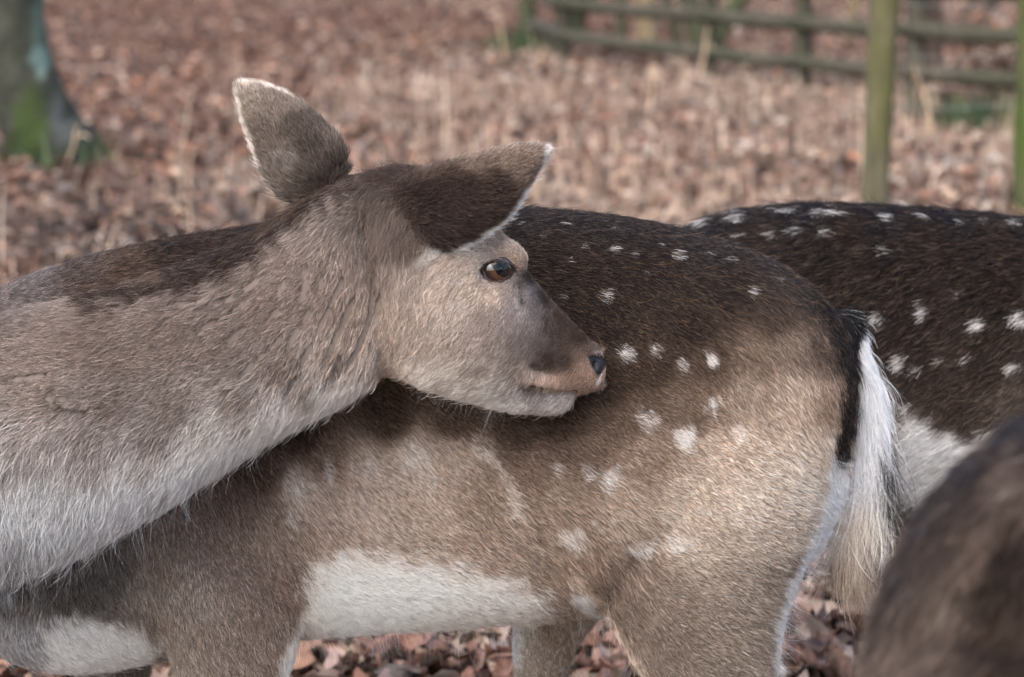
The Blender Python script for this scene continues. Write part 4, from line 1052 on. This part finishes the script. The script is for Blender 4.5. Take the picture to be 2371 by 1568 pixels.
# the leaves close by, one by one
def single_leaf(seed):
    r = np.random.default_rng(seed)
    nxs, rows = 5, []
    prof = [.05, .5, .92, 1, .72, .28, .02]
    for i, wd in enumerate(prof):
        t = i / (len(prof) - 1) - .5
        for j in range(nxs):
            s = (j - 2) / 2
            wob = 1 + .12 * math.sin(i * 3.1 + seed)
            rows.append([t * 1.1, s * .30 * wd * wob, 0])
    Vq = np.array(rows)
    Vq[:, 2] = r.uniform(.2, 1.1) * Vq[:, 1] ** 2 * 2.2 + r.normal(0, .6) * Vq[:, 0] ** 2 + r.normal(0, .6) * Vq[:, 0] * Vq[:, 1] + np.abs(Vq[:, 1]) * r.uniform(-.1, .5)
    Vq += r.normal(0, .012, Vq.shape)
    Fq = [(i * nxs + j, i * nxs + j + 1, (i + 1) * nxs + j + 1, (i + 1) * nxs + j) for i in range(len(prof) - 1) for j in range(nxs - 1)]
    return Vq, Fq
def leaf_material(i, a, b):
    m = plain_mat('leaf_%d' % i, a, .6, .3, rgb2=b, scale=5, bump=.15)
    return m
lm = [leaf_material(i, a, b) for i, (a, b) in enumerate([((100, 74, 65), (132, 99, 88)), ((132, 107, 96), (160, 134, 122)), ((58, 42, 38), (86, 63, 55)), ((142, 122, 110), (166, 148, 136)), ((102, 74, 60), (128, 96, 78)), ((88, 78, 74), (116, 104, 98))])]
leaf_meshes = []
for i in range(12):
    Vq, Fq = single_leaf(i + 3)
    me = bpy.data.meshes.new('leaf'); me.from_pydata(Vq.tolist(), [], Fq); me.materials.append(lm[[0, 1, 2, 3, 4, 5, 0, 1, 4, 0, 1, 2][i]])
    me.polygons.foreach_set('use_smooth', np.ones(len(me.polygons), bool)); leaf_meshes.append(me)
wins = [(690, 1450, 1190, 1600, 95), (1320, 1490, 1490, 1600, 30), (1810, 1300, 2010, 1600, 95), (-30, 1510, 260, 1600, 40), (1400, 1560, 1480, 1640, 20), (900, 1560, 1200, 1640, 20)]
for (u0, v0, u1, v1, n) in wins:
    for k in range(n):
        g0 = on_ground(rg.uniform(u0, u1), rg.uniform(v0, v1))
        o = bpy.data.objects.new('leaf', leaf_meshes[rg.integers(12)]); C.objects.link(o)
        s = rg.uniform(.05, .085)
        o.location = (g0[0], g0[1], float(ground_z(g0[0], g0[1])) + rg.uniform(.018, .042))
        o.rotation_euler = (rg.normal(0, .45), rg.normal(0, .45), rg.uniform(0, 6.28)); o.scale = (s, s * rg.uniform(.85, 1.2), s)
        o.parent = ground

# dry grass standing through the leaves
def blades(n, d0, d1, hmin, hmax, width, cols, where, seed):
    r = np.random.default_rng(seed)
    D = (d0 ** 1.7 + r.random(n) * (d1 ** 1.7 - d0 ** 1.7)) ** (1 / 1.7)
    x = (r.random(n) - .5) * 2 * (D * .36 + .5); y = D - 2.6
    keep = where(x, y) > r.random(n)
    x, y = x[keep], y[keep]; n = len(x)
    h = r.uniform(hmin, hmax, n) * (.6 + .8 * vnoise(x * 1.1, y * 1.1, 71))
    a = r.uniform(0, 6.28, n); lean = np.abs(r.normal(0, .38, n)); b = r.uniform(0, 6.28, n)
    wv = np.stack([np.cos(a), np.sin(a), np.zeros(n)], 1) * width * r.uniform(.6, 1.4, (n, 1))
    lv = np.stack([np.cos(b), np.sin(b), np.zeros(n)], 1) * lean[:, None]
    base = np.stack([x, y, ground_z(x, y)], 1)
    up = np.array([0, 0, 1.])
    V0 = [base - wv, base + wv]
    for t, q in ((.5, .8), (.85, .45)):
        c = base + h[:, None] * (up * t * (1 - .25 * lean[:, None] * t) + lv * t * t)
        V0 += [c - wv * q, c + wv * q]
    V0.append(base + h[:, None] * (up * (1 - .3 * lean[:, None]) + lv * 1.1))
    VV = np.stack(V0, 1)
    tr = np.array([(0, 1, 3), (0, 3, 2), (2, 3, 5), (2, 5, 4), (4, 5, 6)])
    F = tr[None] + (np.arange(n) * 7)[:, None, None]
    c = lin(np.array(cols))[r.integers(0, len(cols), n)] * np.exp(r.normal(0, .2, n))[:, None]
    return VV.reshape(-1, 3), F.reshape(-1, 3), np.repeat(c, 7, 0)
straw = [(186, 160, 140), (170, 143, 122), (196, 178, 158), (152, 124, 104), (174, 146, 122)]
def straw_where(x, y):
    m = vnoise(x * .55 + 20, y * .28 + 4, 61)
    mid = smooth(3.4, 5.5, y) * (1 - smooth(12, 15, y)) * smooth(-1.7, .2, x + .05 * y)
    return np.clip(.06 + mid * (.25 + 1.1 * m) - .35 * (y > 14), 0.0, 1)
GRASSM = attr_mat('grass_blade', .6, .25, transl=.3)
a_, b_, c_ = blades(24000, 5.0, 22, .04, .20, .0030, straw, straw_where, 81)
a2, b2, c2 = blades(480, 6.0, 20, .22, .48, .0036, [(206, 186, 164), (190, 166, 142)], straw_where, 83)
b_ = np.vstack([b_, b2 + len(a_)]); a_ = np.vstack([a_, a2]); c_ = np.vstack([c_, c2])
tag(big_mesh('dry_grass', a_, b_, GRASSM, col=c_), 'pale dry grass standing among the leaves in front of the fence', 'dry grass', kind='stuff')
def green_where(x, y):
    g1 = on_ground(2245, 285); g2 = on_ground(130, 385); g3 = on_ground(1205, 118)
    d = np.zeros(len(x))
    for g0, rx, ry, am in ((g1, .30, .55, 1), (g2, .28, .25, .55), (g3, .25, .6, .8)):
        d = np.maximum(d, am * np.exp(-((x - g0[0]) / rx) ** 2 - ((y - g0[1]) / ry) ** 2))
    return d
a_, b_, c_ = blades(160000, 7.5, 24, .08, .22, .006, [(40, 58, 40), (52, 68, 42), (36, 52, 40), (76, 88, 56)], green_where, 82)
tag(big_mesh('green_grass', a_, b_, GRASSM, col=c_), 'small tufts of dark green grass by the trunk and the posts', 'grass', kind='stuff')

# ------------------------------------------------------------------ trunks, posts, fence
def tube(path, radii, n=16, rough=0.0, seed=0):
    r = np.random.default_rng(seed)
    S = catmull(np.c_[path, radii], 5)
    V, F = [], []
    ph = r.uniform(0, 6.28, 4)
    for i, row in enumerate(S):
        d = nrm(S[min(i + 1, len(S) - 1), :3] - S[max(i - 1, 0), :3])
        s1 = nrm(np.cross(d, [0.31, .95, .05])); s2 = np.cross(d, s1)
        for j in range(n):
            t = 2 * np.pi * j / n
            q = row[3] * (1 + rough * (math.sin(3 * t + ph[0] + i * .2) * .5 + math.sin(5 * t + ph[1] - i * .3) * .35 + r.normal(0, .25)))
            V.append(row[:3] + (s1 * math.cos(t) + s2 * math.sin(t)) * q)
    m = len(S)
    F = [(i * n + j, i * n + (j + 1) % n, (i + 1) * n + (j + 1) % n, (i + 1) * n + j) for i in range(m - 1) for j in range(n)]
    V += [S[0, :3], S[-1, :3]]
    for j in range(n):
        F.append((len(V) - 2, (j + 1) % n, j)); F.append((len(V) - 1, (m - 1) * n + j, (m - 1) * n + (j + 1) % n))
    return V, F

def bark(name, a, b, moss=None, lichen=None, mscale=6, mheight=1.0):
    m = plain_mat(name, a, .9, .15, rgb2=b, scale=9, bump=.8, stretch=(2.2, 2.2, .5))
    t = m.node_tree; bs = t.nodes['Principled BSDF']
    cur = bs.inputs['Base Color'].links[0].from_socket
    tc = t.nodes.new('ShaderNodeTexCoord')
    for rgb, sc, lo, hi, ht in ((moss, mscale, .42, .6, mheight), (lichen, 4.5, .5, .62, None)):
        if rgb is None: continue
        nz = t.nodes.new('ShaderNodeTexNoise'); nz.inputs['Scale'].default_value = sc; nz.inputs['Detail'].default_value = 5
        mp = t.nodes.new('ShaderNodeMapping'); mp.inputs['Location'].default_value = (sc * 3.1, 1.7, sc); mp.inputs['Scale'].default_value = (1, 1, .6)
        t.links.new(tc.outputs['Object'], mp.inputs[0]); t.links.new(mp.outputs[0], nz.inputs['Vector'])
        cr_ = t.nodes.new('ShaderNodeValToRGB'); cr_.color_ramp.elements[0].position = lo; cr_.color_ramp.elements[1].position = hi
        t.links.new(nz.outputs['Fac'], cr_.inputs[0])
        fac = cr_.outputs[0]
        if ht:
            sx = t.nodes.new('ShaderNodeSeparateXYZ'); t.links.new(tc.outputs['Object'], sx.inputs[0])
            mr = t.nodes.new('ShaderNodeMapRange'); mr.inputs[1].default_value = ht * .55; mr.inputs[2].default_value = ht; mr.inputs[3].default_value = 1; mr.inputs[4].default_value = 0
            t.links.new(sx.outputs['Z'], mr.inputs[0])
            mu = t.nodes.new('ShaderNodeMath'); mu.operation = 'MULTIPLY'; t.links.new(fac, mu.inputs[0]); t.links.new(mr.outputs[0], mu.inputs[1]); fac = mu.outputs[0]
        mx = t.nodes.new('ShaderNodeMix'); mx.data_type = 'RGBA'
        t.links.new(fac, mx.inputs[0]); t.links.new(cur, mx.inputs[6]); mx.inputs[7].default_value = (*lin(rgb), 1)
        cur = mx.outputs[2]
    t.links.new(cur, bs.inputs['Base Color'])
    return m

def crown(root, tops, mat, seed):
    """bare winter limbs and twigs above the picture"""
    r = np.random.default_rng(seed)
    V, F = [], []
    for p, rad in tops:
        for k in range(7):
            d = nrm(np.array([r.normal(0, .6), r.normal(0, .6), r.uniform(.5, 1.2)]))
            L = r.uniform(1.2, 2.4); q = p - np.array([0, 0, r.uniform(0, 1.2)])
            path = [q + d * L * t + np.array([0, 0, .25 * t * t]) + r.normal(0, .05, 3) * t for t in np.linspace(0, 1, 4)]
            v, f = tube(path, [rad * .5, rad * .35, rad * .2, .006], 6)
            F += [tuple(i + len(V) for i in ff) for ff in f]; V += list(v)
            for _ in range(4):
                b0 = path[r.integers(1, 4)]; d2 = nrm(d + r.normal(0, .6, 3)); L2 = r.uniform(.4, 1.0)
                v, f = tube([b0, b0 + d2 * L2 * .5, b0 + d2 * L2], [rad * .16, rad * .1, .004], 5)
                F += [tuple(i + len(V) for i in ff) for ff in f]; V += list(v)
    return mesh_obj('crown', V, F, mat, root)

def tree(name, label, cols, rows, height, mat, seed, forks=(), group=None):
    """cols: (u, v) of the foot; rows: (u_left, u_right, v) outline higher up, at the foot's distance"""
    foot = on_ground(*cols)
    Yt = foot[1]
    root = bpy.data.objects.new(name, None); C.objects.link(root); root.location = foot
    path, rad = [], []
    for (a, b, v) in rows:
        A, B = unproj(a, v, Yt), unproj(b, v, Yt)
        path.append((A + B) / 2 - foot); rad.append((B - A)[0] / 2)
    path[0][2] = -.06
    d = nrm(path[-1] - path[-2]); top = path[-1]; d = nrm(d + np.array([0, 0, 1.5]))
    path.append(top + d * height * .4); rad.append(rad[-1] * .85)
    path.append(top + d * height); rad.append(rad[-1] * .45)
    V, F = tube(catmull(np.array(path), 4), np.interp(np.arange(4 * len(path) - 3) / 4, np.arange(len(path)), rad), 36, .05, seed)
    for fk in forks:
        A = [unproj(u, v, Yt) - foot for u, v in fk[0]]
        v2, f2 = tube(A, fk[1], 12, .05, seed + 1)
        F = list(F) + [tuple(i + len(V) for i in ff) for ff in f2]; V = list(V) + list(v2)
    mesh_obj('trunk', V, F, mat, root)
    crown(root, [(path[-1] + np.array([0, 0, -.3]), rad[-1])], mat, seed)
    tag(root, label, 'tree', group)
    return root

BK1 = attr_mat('mossy_bark', .9, .12)
mt = tree('mossy_tree', 'leaning grey trunk with bright moss at its flared foot, beside the track', (120, 372), [(-10, 262, 380), (8, 236, 355), (0, 190, 300), (-15, 150, 220), (-25, 120, 140), (-30, 100, 0), (-35, 96, -120)], 4.0, BK1, 3)
tk = [c for c in mt.children if c.name.startswith('trunk')][0].data
tp = np.empty(len(tk.vertices) * 3, np.float32); tk.vertices.foreach_get('co', tp); tp = tp.reshape(-1, 3) + np.array(mt.location)
tu, tv = project(tp)
nz1 = vnoise(tp[:, 0] * 30 + 5, tp[:, 2] * 9 + 5, 5); nz2 = vnoise(tp[:, 0] * 60 + 9, tp[:, 2] * 22, 6)
tc_ = lin((44, 45, 39))[None] * (1 + 1.1 * nz1 * nz2)[:, None]
def blot(u, v, ru, rv, rgb, op):
    global tc_
    m = op * (1 - smooth(.5, 1.25, np.hypot((tu - u) / ru, (tv - v) / rv) + (nz2 - .5) * .7))[:, None]
    tc_ = tc_ * (1 - m) + lin(rgb) * m
blot(70, 290, 42, 95, (46, 60, 22), .7); blot(60, 350, 60, 30, (48, 60, 30), .4); blot(95, 60, 22, 100, (76, 90, 82), .7); blot(95, 140, 26, 40, (110, 130, 122), .6); blot(135, 280, 16, 60, (72, 75, 76), .6); blot(160, 310, 14, 45, (66, 70, 72), .6)
ca_ = tk.attributes.new('col', 'FLOAT_COLOR', 'POINT'); ca_.data.foreach_set('color', np.c_[tc_, np.ones(len(tc_))].astype(np.float32).ravel())
BK2 = bark('green_bark', (48, 48, 42), (74, 72, 60), (60, 64, 46), None, 3, 3.0)
BK3 = bark('brown_bark', (52, 42, 38), (78, 66, 58), None, None)
BK4 = bark('tan_bark', (98, 86, 66), (124, 110, 88), None, None)
gt = 'trees beyond the rail fence'
tree('bare_tree', 'slim grey-green trunk at the fence end, over a green tuft', (1222, 98), [(1198, 1250, 98), (1203, 1243, 40), (1205, 1240, 0), (1205, 1240, -100)], 4, BK2, 5, group=gt)
tree('bare_tree', 'dark green forking trunk right above the rail kink', (1318, 92), [(1275, 1362, 92), (1282, 1350, 50), (1280, 1358, 0), (1275, 1362, -100)], 4, BK2, 6, [([(1330, 40), (1372, -30), (1420, -120)], [.10, .08, .06])], gt)
tree('bare_tree', 'tan straight trunk standing behind the two rails', (1497, 100), [(1470, 1526, 104), (1476, 1520, 60), (1478, 1518, 0), (1478, 1518, -100)], 4, BK4, 7, group=gt)
tree('bare_tree', 'thin dark stem close to the tan trunk', (1440, 98), [(1426, 1454, 98), (1428, 1452, 40), (1428, 1452, 0), (1428, 1450, -100)], 4, BK2, 8, group=gt)
tree('bare_tree', 'mossy trunk splitting in a V just over the lower rail', (1625, 135), [(1585, 1668, 136), (1592, 1655, 100), (1580, 1630, 40), (1570, 1615, 0), (1560, 1602, -100)], 4, BK2, 9, [([(1640, 120), (1680, 50), (1730, -30), (1780, -120)], [.09, .08, .07, .05])], gt)
tree('bare_tree', 'grey sapling leaning towards the V-shaped trunk', (1580, 118), [(1572, 1594, 120), (1550, 1574, 60), (1532, 1556, 0), (1516, 1538, -60)], 3, BK2, 10, group=gt)
tree('bare_tree', 'broad dark brown trunk behind the wire fence', (2140, 200), [(2080, 2200, 208), (2090, 2185, 150), (2095, 2180, 60), (2098, 2178, 0), (2098, 2178, -120)], 5, BK3, 11, group=gt)
tree('bare_tree', 'slanting brown trunk by the leafy brown shrub', (2215, 120), [(2195, 2245, 122), (2220, 2270, 60), (2255, 2310, 0), (2300, 2350, -80)], 4, BK3, 12, group=gt)
tree('bare_tree', 'pale thin trunk seen over the upper rail', (1968, 92), [(1956, 1980, 92), (1960, 1985, 40), (1966, 1992, 0), (1975, 2000, -80)], 4, BK4, 13, group=gt)
POSTM = bark('algae_post', (62, 59, 46), (92, 87, 68), (78, 78, 46), None, 4, 6.0)
def post(name, label, foot_uv, rows, seed, mat, cap=.9):
    foot = on_ground(*foot_uv); Yt = foot[1]
    path = [np.array([0, 0, -.1])]; rad = []
    for a, b, v in rows:
        A, B = unproj(a, v, Yt), unproj(b, v, Yt)
        path.append((A + B) / 2 - foot); rad.append((B - A)[0] / 2)
    path = path + [path[-1] + nrm(path[-1] - path[-2]) * cap]
    rad = [rad[0] * 1.02] + rad + [rad[-1]]
    V, F = tube(path, rad, 20, .03, seed)
    o = mesh_obj(name, V, F, mat); o.location = foot
    tag(o, label, 'post', 'round posts of the wire fence')
    return o, foot
p1, f1 = post('round_post', 'grey-green round post leaning slightly, with the broad brown trunk beyond it', (2024, 508), [(1990, 2056, 480), (2000, 2064, 300), (2008, 2078, 100), (2010, 2084, 0)], 31, POSTM)
p2, f2 = post('round_post', 'bright green algae-covered post next to the green tuft and brown shrub', (2378, 512), [(2342, 2410, 490), (2350, 2418, 250), (2358, 2428, 0)], 32, bark('green_post', (54, 58, 38), (76, 80, 50), (64, 76, 36), None, 5, 6.0))

RAILM = bark('rail_wood', (54, 51, 44), (80, 76, 66), (60, 60, 48), None, 3, 9.0)
fp = [(1213, 42), (1305, 83), (1640, 121), (1857, 144), (2120, 166), (2420, 188)]
HR0, HS = .187, .27
feet = []
for u, v in fp:
    d = FWD + RIGHT * ((u - PW / 2) / FPX) + UP * ((PH / 2 - v) / FPX)
    t = (HR0 - CAM[2]) / d[2]
    q = CAM + d * t; feet.append(np.array([q[0], q[1], 0]))
fence = bpy.data.objects.new('rail_fence', None); C.objects.link(fence); fence.location = feet[3]
tag(fence, 'weathered green-grey wooden rail fence crossing behind the dry grass', 'fence')
o0 = feet[3]
for i, f in enumerate(feet):
    V, F = tube([f - o0 + np.array([0, .05, -.1]), f - o0 + np.array([0.01, .05, .5]), f - o0 + np.array([0, .05, 1.0])], [.062, .06, .055], 12, .04, 60 + i)
    mesh_obj('post', V, F, RAILM, fence)
for i in range(len(feet) - 1):
    for k in range(3):
        z = HR0 + HS * k
        a, b = feet[i] - o0, feet[i + 1] - o0
        e = nrm(b - a) * .06
        dz = (.012 * (-1) ** (i + k))
        V, F = tube([a - e + np.array([0, -.035, z]), (a + b) / 2 + np.array([0, -.035, z - .012]), b + e + np.array([0, -.035, z + dz * .2])], [.052, .055, .05], 10, .05, 80 + i * 3 + k)
        mesh_obj('rail', V, F, RAILM, fence)

# thin wires between the round posts
WIREM = plain_mat('galvanised_wire', (104, 112, 108), .5, .5)
wf = bpy.data.objects.new('wire_fence', None); C.objects.link(wf); wf.location = f1
tag(wf, 'thin horizontal wires strung between the two green round posts', 'fence')
for k, z in enumerate((.25, .45, .65, .85, 1.05)):
    a = np.array([0, .055, z]); b = f2 - f1 + np.array([0, .055, z]); c = b + (b - a) * 2.2
    V, F = tube([a, (a + b) / 2 + np.array([0, 0, -.01]), b, c], [.0016] * 4, 6)
    mesh_obj('wire', V, F, WIREM, wf)

# brown-leaved shrub by the second post
sh = bpy.data.objects.new('beech_shrub', None); C.objects.link(sh); g0 = on_ground(2300, 235); sh.location = g0
tag(sh, 'small shrub holding withered brown leaves near the bright green post', 'shrub')
rs = np.random.default_rng(9); Vs, Fs = [], []; tips = []
for k in range(9):
    d = nrm(np.array([rs.normal(0, .35), rs.normal(0, .35), 1])); L = rs.uniform(.35, .75)
    pth = [d * L * t + rs.normal(0, .03, 3) * t for t in (0, .35, .7, 1)]
    v, f = tube(pth, [.008, .006, .004, .002], 6); Fs += [tuple(i + len(Vs) for i in ff) for ff in f]; Vs += list(v)
    for j in range(46): tips.append(pth[rs.integers(1, 4)] + rs.normal(0, .09, 3))
mesh_obj('stem', Vs, Fs, BK3, sh)
tips = np.array(tips); nl = len(tips)
a_, b_, c_ = leaf_mesh_data(tips[:, 0], tips[:, 1], np.maximum(tips[:, 2], .05), rs.uniform(.05, .085, nl), PAL[rs.integers(0, 8, nl)])
fo = big_mesh('foliage', a_, b_, LEAFM, col=c_); fo.parent = sh; fo['kind'] = 'stuff'

# tall single stalks
stalks = [((1612, 200), (1640, 58), .008, 'thick pale dry stalk rising in front of the lower rail under the V-shaped trunk'), ((1588, 200), (1580, 125), .007, 'short dry stalk beside the thick pale one'), ((1172, 150), (1138, -20), .007, 'tall dry stalk bending left by the fence end'), ((1240, 160), (1262, 96), .006, 'leaning pale stalk at the fence end'),
          ((2150, 330), (2140, 190), .006, 'dry stalk between the two round posts'), ((2165, 330), (2112, 140), .005, 'long thin stalk crossing the broad brown trunk'), ((432, 610), (438, 430), .003, 'thin pale stalk beside the grey track'), ((150, 385), (182, 285), .005, 'bent pale stalk against the mossy foot of the trunk'), ((1505, 250), (1510, 130), .006, 'straight stalk below the tan trunk'), ((555, 215), (548, 90), .005, 'faint upright stalk on the red leaf slope')]
STALKM = plain_mat('straw', (206, 180, 152), .6, .3, rgb2=(178, 148, 120), scale=30)
for k, (b0, t0, w0, lab) in enumerate(stalks):
    g0 = on_ground(*b0); tp = unproj(*t0, g0[1]) - g0
    side = np.array([0, 0, .0])
    V, F = tube([np.array([0, 0, -.02]), tp * .45 + np.array([.01, 0, 0]), tp * .8, tp], [w0, w0 * .85, w0 * .6, w0 * .2], 8, .05, k)
    # a withered leaf blade hanging from the stalk
    r = np.random.default_rng(k); c = tp * .6
    d = nrm(np.array([r.choice([-1, 1]), r.normal(0, .4), .5])); L = .10
    lv = [c, c + d * L * .4 + [0, 0, .01], c + d * L * .4 + [0, .012, .015], c + d * L + [0, 0, -.05], c + d * L * .75 + [0, 0.01, -.01], c + d * L * .75 + [0, -.004, -.015]]
    q = len(V); V = list(V) + lv; F = list(F) + [(q, q + 1, q + 2), (q + 1, q + 5, q + 4), (q + 1, q + 4, q + 2), (q + 5, q + 3, q + 4)]
    o = mesh_obj('grass_stalk', V, F, STALKM); o.location = g0
    tag(o, lab, 'grass stalk', 'tall dry stalks in the background')
